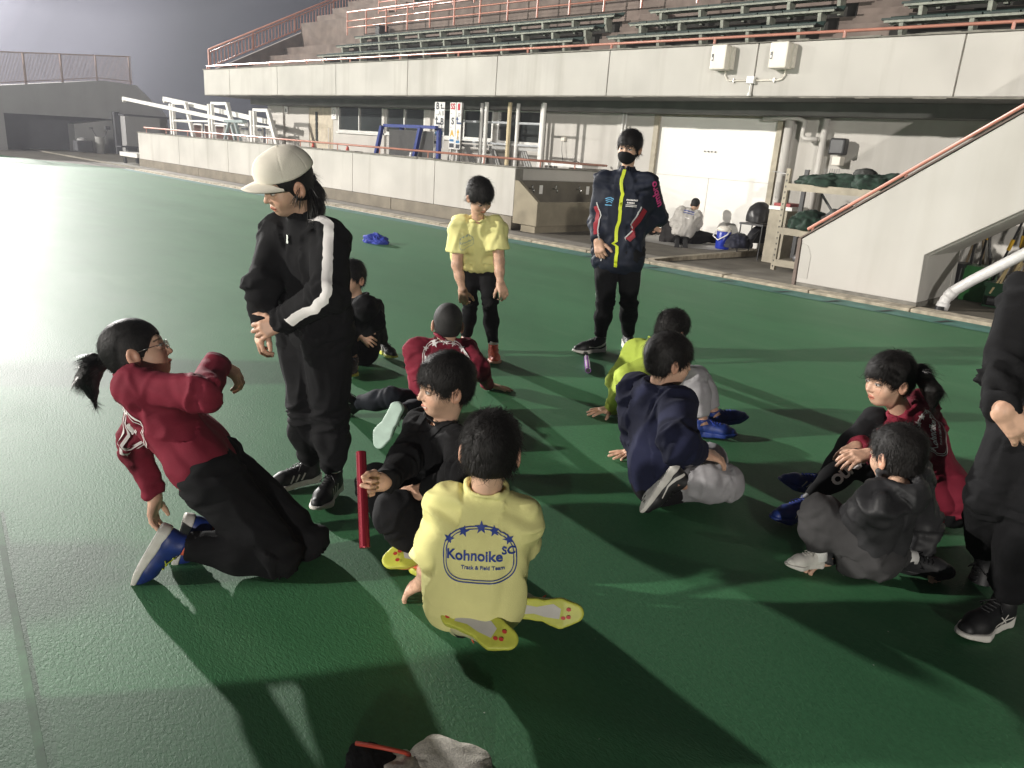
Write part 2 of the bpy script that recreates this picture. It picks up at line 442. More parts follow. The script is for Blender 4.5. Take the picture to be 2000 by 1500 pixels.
# lower building wall with openings for windows and doors (Y = 13 plane)
openings = [(-22.35,-20.95,0.72,2.30),(-20.64,-18.37,1.62,2.36),(-18.25,-16.5,1.64,2.34),(-16.05,-13.9,1.62,2.32),(-13.75,-12.3,1.58,2.32),(-9.15,-6.68,0.03,2.27)]
b = MB(); xs = -24.9
for (a, c, z0, z1) in openings:
    b.box(xs, a, 13.0, 13.25, -0.3, 2.62); b.box(a, c, 13.0, 13.25, -0.3, z0); b.box(a, c, 13.0, 13.25, z1, 2.62); xs = c
b.box(xs, 6, 13.0, 13.25, -0.3, 2.62)
b.box(-24.9, -24.7, 13.26, 18, 0, 2.62)
b.build('ground_floor_wall', m_wall2, gs)
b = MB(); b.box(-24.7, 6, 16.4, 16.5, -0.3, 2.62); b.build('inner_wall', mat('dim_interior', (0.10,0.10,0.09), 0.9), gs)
# pilasters
for x, w in ((-24.85, 1.0), (-18.34, 0.10), (-16.45, 0.22), (-10.15, 0.16)):
    b = MB(); b.box(x, x + w, 12.93, 12.998, 0.0, 2.298); b.build('pilaster', m_stair, gs)
def window(x0, x1, z0, z1, muls):
    f = MB(); t = 0.05
    f.box(x0, x1, 12.97, 13.05, z0, z0 + t); f.box(x0, x1, 12.97, 13.05, z1 - t, z1)
    f.box(x0, x0 + t, 12.972, 13.048, z0 + t, z1 - t); f.box(x1 - t, x1, 12.972, 13.048, z0 + t, z1 - t)
    for q in muls:
        f.box(q - 0.022, q + 0.022, 12.974, 13.046, z0 + t, z1 - t)
    fo = f.build('window', m_alu, gs)
    xs = [x0 + t] + list(muls) + [x1 - t]
    for a, c in zip(xs[:-1], xs[1:]):
        p = MB(); p.box(a, c, 13.015, 13.022, z0 + t, z1 - t); p.build('pane', m_glass, fo)
    s = MB(); s.box(x0 - 0.04, x1 + 0.04, 12.93, 13.0, z0 - 0.05, z0 - 0.002); s.build('sill', m_alu, fo)
window(-20.64, -18.37, 1.62, 2.36, (-19.55,))
window(-18.25, -16.50, 1.64, 2.34, (-17.4,))
window(-16.05, -13.90, 1.62, 2.32, (-14.95,))
window(-13.75, -12.30, 1.58, 2.32, (-13.05,))
d = MB(); d.box(-22.35, -21.0, 13.02, 13.07, 0.72, 2.29); do = d.build('toilet_door', mat('beige_door', (0.50,0.44,0.34), 0.5), gs)
d = MB(); d.box(-21.95, -21.85, 12.99, 13.018, 1.3, 2.15); d.build('glass_slit', m_glass, do)
d = MB(); d.tube([(-21.15,12.96,1.1),(-21.15,12.96,1.7)], 0.015, 6); d.build('handle', m_alu, do)
# big white doors
d = MB(); d.box(-9.15, -7.93, 13.02, 13.08, 0.03, 1.18); d.box(-7.92, -6.69, 13.02, 13.08, 0.03, 1.18); d.box(-9.15, -6.69, 13.02, 13.08, 1.184, 2.265)
dd = d.build('double_door', m_door, gs)
for i in range(4):
    n = MB(); n.lathe((-8.08 + i*0.075, 13.0, 1.66), [(0.012,-0.012),(0.012,0.012)], 8); n.build('door_bolt', m_dark, dd)
d = MB(); d.box(-9.26, -9.152, 12.94, 13.06, 0.0, 2.29); d.box(-6.678, -6.58, 12.94, 13.06, 0.0, 2.29); d.box(-9.152, -6.678, 12.942, 13.02, 2.27, 2.298); d.build('door_frame', m_beige, gs)
# stepped seating deck
Y0, Z0, DY, DZ = 12.4, 3.28, 0.64, 0.335
b = MB()
for k_ in range(12):
    y = Y0 + k_ * DY; extra = 0.55 if k_ >= 4 else 0
    b.box(-26.2, 6.0, y, y + DY + 0.02, 2.63, Z0 + k_ * DZ + extra)
b.build('seating_steps', m_raw, gs)
# benches: rows of moulded seats on a steel rail with brackets
blocks = [(-21.3, -11.3), (-10.45, -6.15), (-5.15, 5.0)]
rows = [0, 1, 2, 5, 6, 7, 8]
for r in rows:
    for bi, (x0, x1) in enumerate(blocks):
        if r > 4 and bi == 2 and r > 7: continue
        y = Y0 + r * DY + 0.26; z = Z0 + r * DZ + 0.40 + (0.55 if r >= 4 else 0)
        s = MB(); x = x0; n = int((x1 - x0) / 0.46)
        w = (x1 - x0) / n
        for q in range(n):
            a = x0 + q * w
            s.prism([(y, z), (y + 0.30, z + 0.005), (y + 0.36, z + 0.10), (y + 0.345, z + 0.105), (y + 0.28, z + 0.028), (y, z + 0.03)], 0, a + 0.012, a + w - 0.012)
        bo = s.build('bench', m_bench, gs)
        s = MB(); s.box(x0 + 0.05, x1 - 0.05, y + 0.01, y + 0.05, z - 0.035, z - 0.002); s.box(x0 + 0.05, x1 - 0.05, y + 0.22, y + 0.26, z - 0.035, z - 0.002); s.build('rail', m_brk, bo)
        nb = max(2, round((x1 - x0 - 0.6) / 0.93))
        for q in range(nb + 1):
            xx = x0 + 0.3 + q * (x1 - x0 - 0.6) / nb
            s = MB(); s.prism([(y + 0.03, z - 0.037), (y + 0.05, z - 0.17), (y + 0.12, z - 0.30), (y + 0.24, z - 0.30), (y + 0.26, z - 0.037)], 0, xx - 0.03, xx + 0.03)
            s.build('bracket', m_brk, bo)
# railings
def railing(name, p, q, h, posts, bars, rp=0.020, mids=(), balus=0, extra=0.0):
    r = MB(); p = Vector(p); q = Vector(q)
    r.tube([p + Vector((0,0,h)), q + Vector((0,0,h))], rp, 8)
    for f_ in mids: r.tube([p + Vector((0,0,h*f_)), q + Vector((0,0,h*f_))], rp * 0.75, 6)
    ro = r.build(name, m_rail, gs, smooth=True)
    for i in range(posts + 1):
        a = p.lerp(q, i / posts); k = MB(); k.tube([a, a + Vector((0,0,h))], rp * 1.05, 6, False); k.build('post', m_rail, ro)
    if balus:
        for i in range(balus):
            a = p.lerp(q, (i + 0.5) / balus); k = MB(); k.tube([a + Vector((0,0,0.1*h)), a + Vector((0,0,h*0.84))], rp * 0.5, 4, False); k.build('baluster', m_rail, ro)
    return ro
m_stn_shade = mat('riser_stain_and_shade', (0.022, 0.021, 0.018), 0.9, 0.5, 3.0)  # near-black colour holds both riser stains and the shade under the benches
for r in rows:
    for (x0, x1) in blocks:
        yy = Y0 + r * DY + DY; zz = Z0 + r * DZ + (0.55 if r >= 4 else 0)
        b = MB(); b.box(x0 + 0.02, x1 - 0.1, yy - 0.012, yy - 0.002, zz + 0.002, zz + DZ - 0.01); b.box(x0 + 0.02, x1 - 0.1, yy - DY * 0.75, yy - 0.014, zz + 0.001, zz + 0.006); b.build('stain_shade_riser', m_stn_shade, gs)
for (x0, x1) in ((-11.2, -10.5), (-6.1, -5.2), (-22.3, -21.4)):
    for r in range(9):
        b = MB(); e_ = 0.55 if r >= 4 else 0
        b.box(x0, x1, Y0 + r*DY + DY*0.5, Y0 + (r+1)*DY - 0.003, Z0 + r*DZ + e_, Z0 + r*DZ + DZ*0.5 + e_); b.build('aisle_step', m_raw, gs, bevel=0.01)
railing('front_rail', (-26.35, 11.60, 3.27), (5.4, 11.60, 3.27), 0.115, 15, 0, 0.022)
b = MB(); b.tube([(-26.3, 11.9, 3.31), (5.4, 11.9, 3.31)], 0.016, 6); b.build('cable_rail', m_grey, gs)
railing('side_rail', (-26.32, 11.66, 3.30), (-26.32, 19.5, 7.15), 0.60, 5, 0, 0.032, mids=(0.84, 0.1), balus=64)
b = MB(); b.prism([(11.70, 3.25), (19.6, 7.14), (19.6, 3.25)], 0, -26.42, -26.22); b.build('end_wall', m_raw, gs)
yb = Y0 + 3 * DY
railing('aisle_rail', (-22.4, yb + 0.10, 4.53), (-11.0, yb + 0.10, 4.53), 0.66, 11, 0, 0.024, mids=(0.62, 0.34))
railing('aisle_rail', (-9.6, yb + 0.10, 4.53), (-6.1, yb + 0.10, 4.53), 0.66, 3, 0, 0.024, mids=(0.62, 0.34))
railing('terrace_rail', (-21.6, yb + 0.72, 5.15), (-10.9, yb + 0.72, 5.15), 0.62, 12, 0, 0.022, mids=(0.6, 0.2))
b = MB(); b.box(-20.95, -20.75, yb + 0.15, yb + 0.5, 4.3, 4.75); b.build('drain_hole', m_dark, gs)
# small items on the wall
def pipe(name, pts, r, m=m_stair):
    b = MB(); b.tube(pts, r, 10); return b.build(name, m, gs, smooth=True)
pipe('downpipe', [(-6.42,12.86,2.28),(-6.42,12.86,-0.1)], 0.075)
pipe('downpipe', [(-5.80,12.88,2.28),(-5.80,12.88,-0.1)], 0.055)
pipe('pipe_loop', [(-6.9,12.85,2.26),(-6.25,12.80,2.27),(-6.13,12.80,2.22),(-6.13,12.80,2.0),(-6.08,12.80,1.95),(-5.86,12.80,1.95)], 0.04)
pipe('conduit', [(-10.0,12.9,2.3),(-10.0,12.9,1.2)], 0.02, m_white)
pipe('conduit', [(-9.92,12.9,2.3),(-9.92,12.9,1.2)], 0.02, m_white)
pipe('valve', [(-5.80,12.80,1.26),(-5.92,12.76,1.28)], 0.03, m_chrome)
# speaker with cream bracket box
sp = empty('wall_speaker', (-5.5, 12.9, 1.8), 'black box speaker on the wall above the loaded shelf', 'speaker')
b = MB(); b.box(-5.62,-5.36,12.72,12.90,1.72,1.98); b.build('cabinet', m_dark, sp, bevel=0.03)
b = MB(); b.box(-5.56,-5.42,12.80,12.98,1.56,1.70); b.build('bracket_box', m_plastic, sp, bevel=0.01)
# two electrical boxes with conduits on the parapet
def ebox(x0, x1, label, turn):
    e_ = empty('electrical_box', ((x0+x1)/2, 11.4, 3.05), label, 'electrical box', 'electrical boxes on the parapet')
    b = MB(); b.box(x0, x1 - 0.04, 11.27, 11.47, 2.87, 3.235); b.build('case', m_plastic, e_, bevel=0.02)
    b = MB(); b.box(x0 + 0.02, x1, 11.385, 11.49, 2.885, 3.22); 
    for z in (2.93, 3.05, 3.15): b.box(x1, x1 + 0.012, 11.40, 11.44, z, z + 0.04)
    b.build('back_case', m_plastic, e_, bevel=0.01)
    b = MB(); b.box(x0 + 0.022, x0 + 0.055, 11.262, 11.27, 3.0, 3.1); b.build('latch', m_dark, e_)
    b = MB(); b.box(x0+0.03, x0+0.045, 11.2605, 11.2625, 3.015, 3.05); b.build('latch_label', m_white, e_)
    xm = (x0 + x1) / 2 + 0.03
    b = MB(); b.tube([(xm, 11.46, 2.88), (xm, 11.47, 2.80), (xm + turn*0.04, 11.475, 2.74), (xm + turn*0.10, 11.48, 2.725), (-6.47 - turn*0.06, 11.48, 2.725)], 0.013, 8); b.build('conduit', m_plastic, e_, smooth=True)
    b = MB(); b.box(xm + turn*0.16 - 0.012, xm + turn*0.16 + 0.012, 11.462, 11.5, 2.695, 2.755); b.build('clamp', m_chrome, e_)
ebox(-7.13, -6.82, 'cream electrical box on the parapet, left one of the pair', 1)
ebox(-6.13, -5.80, 'cream electrical box on the parapet, right one of the pair', -1)
jb = MB(); jb.box(-6.53, -6.41, 11.42, 11.498, 2.68, 2.78)
jb.tube([(-6.47,11.46,2.68),(-6.47,11.46,2.56)], 0.012, 8); jb.tube([(-6.47,11.46,2.57),(-6.47,11.46,2.50)], 0.012, 10, True, 0.035)
tag(jb.build('junction_box', m_white), 'small white junction box between the two cream electrical boxes', 'junction box')

# ------------------------------------------------------------------ outer staircase
st = empty('outer_staircase', (-3.5, 9.9, 0), 'pale concrete staircase with salmon handrail rising to the right edge', 'staircase')
SL = 0.738
def zt(x): return 0.60 + (x + 4.43) * SL
outline = [(-4.41, 0.035), (-4.43, 0.60), (3.0, zt(3.0)), (3.0, zt(3.0) - 1.35), (-2.93, 0.60), (-2.90, 0.035)]
b = MB(); b.prism(outline, 1, 9.74, 9.90); b.build('side_wall', m_stair, st, bevel=0.01)
outline2 = [(-4.38, 0.0), (-4.38, 0.3), (3.0, 0.3 + 7.38*SL), (3.0, zt(3.0) - 1.36), (-2.93, 0.58), (-2.91, 0.0)]
b = MB(); b.prism(outline2, 1, 9.902, 10.95); b.build('flight', m_stair, st)
b = MB(); b.prism(outline, 1, 10.952, 11.10); b.build('far_side_wall', m_stair, st)
b = MB(); b.prism([(-4.405,0.10),(-4.415,0.55),(-4.33,0.52),(-4.27,0.40),(-4.27,0.10)],1,9.734,9.741); b.build('inset_panel', m_wall2, st)
b = MB(); b.prism([(-4.455,-0.1),(-4.475,0.60),(3.0, zt(3.0)+0.03),(3.0, zt(3.0)+0.002),(-4.44,0.605),(-4.43,0.585),(-4.415,-0.1)], 1, 9.72, 9.92); b.build('edge_trim', m_raw, st)
b = MB(); b.box(-4.41,-2.90,9.745,9.9,-0.1,0.034); b.box(-2.915,-2.89,9.9,10.95,-0.1,0.034); b.build('base_strip', m_cap, st)
b = MB(); p0 = Vector((-4.40, 9.80, zt(-4.40) + 0.10)); p1 = Vector((3.0, 9.80, zt(3.0) + 0.10)); b.tube([p0, p1], 0.022, 8); b.build('handrail', m_rail, st, smooth=True)
for x in (-4.35, -3.35, -2.3, -1.2):
    b = MB(); b.tube([(x, 9.80, zt(x) - 0.01), (x + 0.02, 9.80, zt(x) + 0.11)], 0.013, 6, False); b.build('rail_post', m_rail, st)

# ------------------------------------------------------------------ far building across the bend
fb = empty('end_building', (-39, 10, 0), 'low grey building with dark shutter opening and railed flat roof beyond the track bend', 'building')
XB = -39.0
m_fb = mat('far_wall', (0.33, 0.33, 0.33), 0.8, 0.08, 0.8, stain=((0.2,0.2,0.19),1.0,0.3))
m_fbd = mat('far_dark', (0.07, 0.072, 0.08), 0.8, 0.25, 0.7)
b = MB()
# wall around the opening
b.prism([(5.0,-0.3),(8.38,-0.3),(8.38,1.48),(5.0,1.42)], 0, XB-6, XB)
b.prism([(5.0,1.42),(8.38,1.48),(12.35,1.55),(13.0,1.52),(15.1,1.5),(15.07,1.91),(13.8,3.1),(12.35,3.16),(8.37,2.56),(5.0,2.1)], 0, XB-6, XB-0.004)
b.prism([(12.9,-0.3),(15.6,-0.3),(15.1,1.5),(12.9,1.5)], 0, XB-6, XB-0.02)
b.build('wall', m_fb, fb)
b = MB(); b.box(XB-6, XB-1.8, 8.2, 13.2, -0.3, 1.6); b.build('shutter', m_fbd, fb)
b = MB(); b.prism([(11.1,-0.1),(12.9,-0.1),(12.9,1.50),(12.45,1.46),(11.1,1.22)], 0, XB-1.2, XB-0.3); b.build('partition', m_fb, fb)
b = MB(); b.box(XB+0.0, XB+0.3, 12.62, 12.86, -0.1, 1.86); b.build('post', m_fbd, fb, bevel=0.02)
b = MB(); b.box(XB-0.4, XB+0.9, 12.88, 14.4, -0.1, 1.72); b.build('storage_box', m_fb, fb)
b = MB(); b.box(XB-0.5, XB+1.0, 12.8, 15.4, 1.73, 1.80); b.build('box_roof', m_fbd, fb)
m_fr = mat('far_rail', (0.30, 0.21, 0.18), 0.6)
b = MB()
for i in range(150):
    y = 6.0 + i * 0.0523; zb = 3.16 - max(0, 12.35 - y) * 0.15 - max(0, y-12.35)*0.01
    b.tube([(XB-0.5,y,zb),(XB-0.5,y,4.34 - (13.8-y)*0.085)], 0.014, 3, False)
b.tube([(XB-0.5,6.0,4.34-7.8*0.085),(XB-0.5,13.8,4.34)], 0.03, 6); b.tube([(XB-0.5,6.0,2.30),(XB-0.5,12.35,3.28),(XB-0.5,13.8,3.27)], 0.02, 6)
for i in range(6):
    y = 6.6 + i * 1.42; b.tube([(XB-0.45,y,2.6),(XB-0.45,y,4.34-(13.8-y)*0.085)], 0.04, 6, False)
b.build('roof_railing', m_fr, fb)
# carts and tools in front of it
t = empty('covered_cart', (XB+0.8, 11.05, 0), 'dark covered cart with white bundle on top beside the far building', 'cart')
b = MB(); b.box(XB+0.5,XB+1.1,10.75,11.4,0.10,0.55); b.build('body', m_fbd, t, bevel=0.05)
b = MB(); b.lathe((XB+0.8,11.07,0.55),[(0.24,0),(0.20,0.08),(0.06,0.13)],12); b.build('bundle', m_fb, t, smooth=True)
t = empty('tool_bin', (XB+0.9, 11.75, 0), 'grey bin holding upright rakes in front of the far building', 'bin')
b = MB(); b.lathe((XB+0.9,11.75,0.03),[(0.16,0),(0.20,0.7),(0.21,0.72)],12); b.build('bin', m_grey, t, smooth=True)
b = MB(); b.tube([(XB+0.9,11.7,0.6),(XB+0.9,11.45,1.1)],0.015,5); b.box(XB+0.85,XB+0.95,11.38,11.5,1.08,1.13); b.build('rake', m_fbd, t)
b = MB(); b.tube([(XB+0.95,11.85,0.6),(XB+0.95,12.1,1.1)],0.015,5); b.box(XB+0.9,XB+1.0,12.0,12.2,1.08,1.22); b.build('shovel', m_fbd, t)
t = empty('low_table', (XB+2.2, 12.6, 0), 'dark low flat table beside the tall post far left', 'table')
b = MB(); b.box(XB+1.9,XB+2.6,12.05,13.2,0.40,0.45); b.build('top', m_fbd, t)
b = MB(); b.box(XB+2.1,XB+2.4,12.4,12.8,0.0,0.40); b.build('leg', m_fbd, t)
# white trolley end by the wall
t = empty('flat_trolley', (-30.5, 10.3, 0), 'white flat trolley on black wheels at the left end of the wall', 'trolley')
b = MB(); b.box(-30.7,-29.0,10.1,10.7,0.28,0.42); b.build('bed', m_white, t)
for yy in (10.12, 10.55):
    b = MB(); b.prism([(-30.35+0.12*math.cos(a*math.pi/6), 0.12+0.12*math.sin(a*math.pi/6)) for a in range(12)],1,yy,yy+0.07); b.build('wheel', m_dark, t)
    b = MB(); b.tube([(-30.35,yy+0.03,0.12),(-30.35,yy+0.03,0.30)],0.02,5); b.build('fork', m_chrome, t)
# ------------------------------------------------------------------ text helper
def text_mesh(s, size, spacing=1.0, bold=0.0, shear=0.0, align='CENTER'):
    c = bpy.data.curves.new('txt', 'FONT'); c.body = s; c.size = size; c.align_x = align; c.align_y = 'CENTER'
    c.space_character = spacing; c.offset = bold; c.shear = shear; c.resolution_u = 3
    o = bpy.data.objects.new('txt', c); COL.objects.link(o)
    dg = bpy.context.evaluated_depsgraph_get()
    me = bpy.data.meshes.new_from_object(o.evaluated_get(dg))
    V = [tuple(v.co)[:2] for v in me.vertices]; F = [tuple(p.vertices) for p in me.polygons]
    bpy.data.objects.remove(o); bpy.data.curves.remove(c); bpy.data.meshes.remove(me)
    return V, F
def wall_text(name, s, size, cx, y, cz, m, parent, bold=0.0, rot=0.0):
    V, F = text_mesh(s, size, 1.0, bold)
    ca, sa = math.cos(rot), math.sin(rot)
    k = MB(); k.add([(cx + a*ca - b_*sa, y, cz + a*sa + b_*ca) for a, b_ in V], F)
    return k.build(name, m, parent)

# ------------------------------------------------------------------ white goal frames and stands on the terrace
def beam_thing(label, p, q, w, h, extra=None):
    e_ = empty('white_beam', p, label, 'steel beam', 'long white beams lying on the trestles')
    b = MB(); b.bar(p, q, w, h); b.build('beam', m_white, e_)
    b = MB(); P = Vector(p); d = (Vector(q) - P).normalized(); b.bar(P + d*0.02, P + d*0.10 + Vector((0,0,-0.12)), w*1.1, 0.10); b.build('end_hook', m_white, e_)
beam_thing('longest white steel beam, its hooked end sticking out furthest left over the wall', (-34.3, 11.6, 2.36), (-23.7, 11.6, 1.64), 0.12, 0.12)
beam_thing('upper white steel beam resting across the trestles behind the long one', (-31.4, 12.1, 2.40), (-22.9, 12.1, 1.74), 0.13, 0.15)
def trestle(x, dx, zt_, label, y=11.8):
    t = empty('trestle', (x, y, 0.72), label, 'trestle', 'white trestles on the terrace')
    b = MB(); b.bar((x, y-0.1, 0.72), (x-0.04, y-0.1, zt_), 0.12, 0.12, (0,1,0)); b.bar((x+0.2, y-0.1, 0.72), (x+0.16, y-0.1, zt_), 0.08, 0.1, (0,1,0)); b.build('upright', m_white, t)
    b = MB(); b.bar((x+dx+0.7, y, 0.72), (x+dx, y, zt_), 0.14, 0.10, (0,1,0)); b.build('slanted_leg', m_white, t)
    b = MB(); b.bar((x-0.05, y, zt_+0.03), (x+dx+0.05, y, zt_+0.03), 0.12, 0.09); b.build('head_bar', m_white, t)
    b = MB(); b.bar((x, y-0.1, 1.62), (x+dx+0.3, y, 1.60), 0.05, 0.05); b.build('cross_bar', m_white, t)
trestle(-29.75, 1.05, 2.20, 'white trestle furthest left under the two long beams')
trestle(-26.5, 1.1, 2.22, 'white trestle in the middle, taller frame with slanted leg')
trestle(-23.5, 0.85, 2.05, 'white trestle furthest right beside the building corner')
b = MB(); b.bar((-29.7, 11.7, 1.63), (-26.5, 11.7, 1.67), 0.06, 0.06); tag(b.build('connecting_bar', m_white), 'thin white bar joining the left and middle trestles', 'steel bar')
g = empty('steel_stand', (-24.6, 11.5, 0.72), 'grey-green folding steel stand in front of the trestles', 'stand')
m_gg = mat('grey_green_steel', (0.30,0.36,0.36), 0.5, 0.1)
for a, c in (((-24.67,1.69),(-25.4,0.72)), ((-24.25,1.69),(-23.8,0.72)), ((-24.5,1.60),(-24.2,0.72))):
    b = MB(); b.bar((a[0],11.5,a[1]),(c[0],11.55,c[1]),0.07,0.09,(0,1,0)); b.build('leg', m_gg, g)
b = MB(); b.bar((-24.9,11.5,1.70),(-23.6,11.5,1.72),0.16,0.08); b.build('top', m_gg, g)
# stacked hurdles behind
random.seed(3)
for i in range(7):
    x = -29.3 + i * 0.92
    h = empty('stacked_hurdle', (x, 12.3, 0.72), ('hurdle with brown and white slats behind the trestles' if i < 4 else 'small white barred hurdle beside the trestles'), 'hurdle', 'hurdles stacked behind the trestles' if i < 4 else 'white barred hurdles by the corner')
    m_h = m_white if i >= 4 else mat('brown_slats', (0.20,0.12,0.10), 0.6)
    b = MB(); 
    for j in range(7): b.box(x + j*0.10, x + j*0.10 + 0.035, 12.3, 12.33, 0.9, 1.52 + 0.05*math.sin(i))
    b.build('slats', m_h, h)
    b = MB(); b.box(x-0.02, x+0.66, 12.29, 12.34, 1.53, 1.58); b.box(x-0.02,x+0.01,12.29,12.34,0.72,1.53); b.box(x+0.64,x+0.67,12.29,12.34,0.72,1.53); b.build('frame', m_white, h)
# dark blue small goal
g = empty('blue_goal', (-15.1, 11.4, 0.72), 'dark blue folding goal frame leaning on the terrace below the windows', 'goal')
for p, q in (((-16.03,11.3,1.78),(-16.4,11.3,0.73)), ((-15.50,11.5,1.77),(-15.50,11.5,0.73)), ((-14.53,11.3,1.78),(-14.85,11.3,0.73)), ((-14.10,11.5,1.79),(-14.08,11.5,0.73))):
    b = MB(); b.bar(p, q, 0.085, 0.085, (0,1,0)); b.build('leg', m_blue, g)
b = MB(); b.bar((-16.07,11.4,1.80),(-14.06,11.4,1.81),0.085,0.07); b.build('crossbar', m_blue, g)
b = MB(); b.box(-15.9,-14.2,11.42,11.43,0.95,1.72); b.build('net', mat('net_grey', (0.2,0.2,0.2),0.9,trans=0.75), g)
# ladder-like white post frames
def ladder(x0, x1, label, y=12.2, third=None):
    l = empty('post_frame', ((x0+x1)/2, y, 0.72), label, 'steel frame', 'tall white post frames in front of the windows')
    for x in (x0, x1):
        b = MB(); b.tube([(x, y, 0.72), (x, y, 2.40)], 0.042, 8); b.build('post', m_white if not third else m_white, l, smooth=True)
    for z in (2.0, 1.55):
        b = MB(); b.tube([(x0, y+0.02, z), (x1, y+0.02, z)], 0.026, 6); b.build('rung', mat('dull_steel',(0.48,0.50,0.52),0.4,0.1), l)
    b = MB(); b.box(x0, x1, y+0.03, y+0.07, 1.44, 1.50); b.build('brace', m_grey, l)
    b = MB()
    for j in range(3): b.bar((x0+0.05+0.07*j, y+0.1, 1.45), (x0+0.35+0.09*j, y+0.2, 0.74), 0.035, 0.03, (0,1,0))
    b.build('rear_strut', m_grey, l)
ladder(-14.15, -13.46, 'tall white post frame next to the banners, leftmost of three')
ladder(-13.30, -12.55, 'tall white post frame in the middle of three')
ladder(-12.30, -11.58, 'tall white post frame nearest the wash basin, rightmost of three')
for x, lab, mm in ((-12.46, 'cream pole standing between the middle and right post frames', mat('cream_pole',(0.62,0.52,0.33),0.5)), (-13.20, 'thin white pole beside the middle post frame', m_white), (-11.44, 'thin white pole right of the last post frame', m_white)):
    b = MB(); b.tube([(x, 12.1, 0.72), (x, 12.1, 2.41)], 0.045, 8); tag(b.build('loose_pole', mm, origin=(x,12.1,0.72)), lab, 'pole')
# hanging sign banners
m_ban = mat('banner_white', (0.74,0.73,0.71), 0.6, 0.03)
m_ink = mat('ink_dark', (0.03,0.035,0.045), 0.6); m_inkr = mat('ink_red', (0.45,0.02,0.04), 0.6); m_inky = mat('ink_yellow', (0.62,0.36,0.02), 0.6)
m_inkb = mat('ink_blue', (0.04,0.16,0.33), 0.6); m_inkn = mat('ink_navy', (0.03,0.06,0.16), 0.6)
def arrow(m, parent, cx, y, cz, s, kind):
    b = MB()
    def q(pts): b.add([(cx+u*s, y, cz+v*s) for u, v in pts], [tuple(range(len(pts)))])
    if kind == 'up':
        q([(-0.12,-0.9),(0.12,-0.9),(0.12,0.2),(-0.12,0.2)]); q([(-0.38,0.2),(0.38,0.2),(0,0.9)])
    else:
        q([(-0.45,-0.5),(-0.2,-0.5),(-0.2,0.2),(-0.45,0.2)]); q([(-0.7,0.2),(0.05,0.2),(-0.33,0.8)]); q([(-0.2,-0.5),(0.8,-0.5),(0.8,-0.2),(-0.2,-0.2)])
    b.build('arrow', m, parent)
def banner(x0, x1, y, label, items):
    e_ = empty('sign_banner', ((x0+x1)/2, y, 1.4), label, 'banner', 'white sign banners')
    b = MB(); b.box(x0, x1, y, y+0.012, 1.37, 2.36); b.build('sheet', m_ban, e_)
    b = MB(); b.tube([(x0+0.02,y+0.04,0.72),(x0+0.02,y+0.04,2.36)],0.018,6); b.build('pole', m_white, e_)
    yy = y - 0.004; cx = (x0+x1)/2
    for it in items:
        k = it[0]
        if k == 't': wall_text('lettering', it[1], it[2], cx+it[3], yy, it[4], it[5], e_, 0.006)
        elif k == 'a': arrow(it[1], e_, cx+it[2], yy, it[3], it[4], it[5])
        elif k == 'r':
            b = MB(); b.box(cx+it[1], cx+it[2], yy, yy+0.003, it[3], it[4]); b.build('print_block', it[5], e_)
dots = lambda z: [('r', -0.14+0.045*i, -0.11+0.045*i, z, z+0.012, m_grey) for i in range(3)]
banner(-14.34,-13.99,11.55,'white hanging sign banner with B arrows and map, left of the pair', [
    ('t','B',0.20,-0.07,2.27,m_ink), ('a',m_ink,0.09,2.26,0.09,'turn'), ('t','A B',0.13,0.06,2.12,m_grey),
    ('a',m_ink,-0.05,1.95,0.14,'turn'), ('t','B',0.20,0.10,1.94,m_ink), ('t','E F',0.12,0.05,1.83,m_grey),
    ('r',-0.15,-0.02,1.755,1.785,m_ink), ('r',-0.14,-0.05,1.65,1.73,m_inkb), ('r',-0.04,0.05,1.64,1.72,m_inky), ('r',0.06,0.14,1.66,1.74,m_inkb), ('r',-0.13,0.13,1.625,1.64,m_inkb),
    ('r',-0.15,0.02,1.585,1.592,m_grey), ('r',-0.15,0.15,1.545,1.552,m_grey), ('r',-0.15,-0.08,1.46,1.52,m_ink), ('r',-0.15,0.12,1.41,1.416,m_grey)] + dots(2.09) + dots(1.81))
banner(-13.86,-13.66,11.6,'narrow white sign banner with red SS and yellow A beside the post frames', [
    ('t','SS',0.17,0,2.27,m_inkr), ('t','S',0.20,0.01,1.96,m_ink), ('t','A',0.19,0,1.70,m_inky), ('r',-0.08,0.07,1.53,1.58,m_inkb), ('r',-0.08,0.08,1.40,1.49,m_ink),
    ('r',-0.07,-0.02,2.12,2.135,m_grey), ('r',-0.07,-0.02,1.83,1.845,m_grey), ('r',-0.07,-0.02,1.60,1.613,m_grey)])
banner(-13.64,-13.47,11.6,'narrow white sign banner with red, navy and yellow arrows touching the first post frame', [
    ('r',-0.04,0.04,2.20,2.34,m_inkr), ('a',m_inkn,0,1.97,0.13,'turn'), ('a',m_inky,0,1.70,0.12,'up'), ('t','D',0.10,0.02,2.10,m_grey), ('t','G',0.10,0.0,1.60,m_grey), ('r',-0.06,0.06,1.50,1.56,m_inkb), ('r',-0.06,0.07,1.39,1.48,m_ink)])
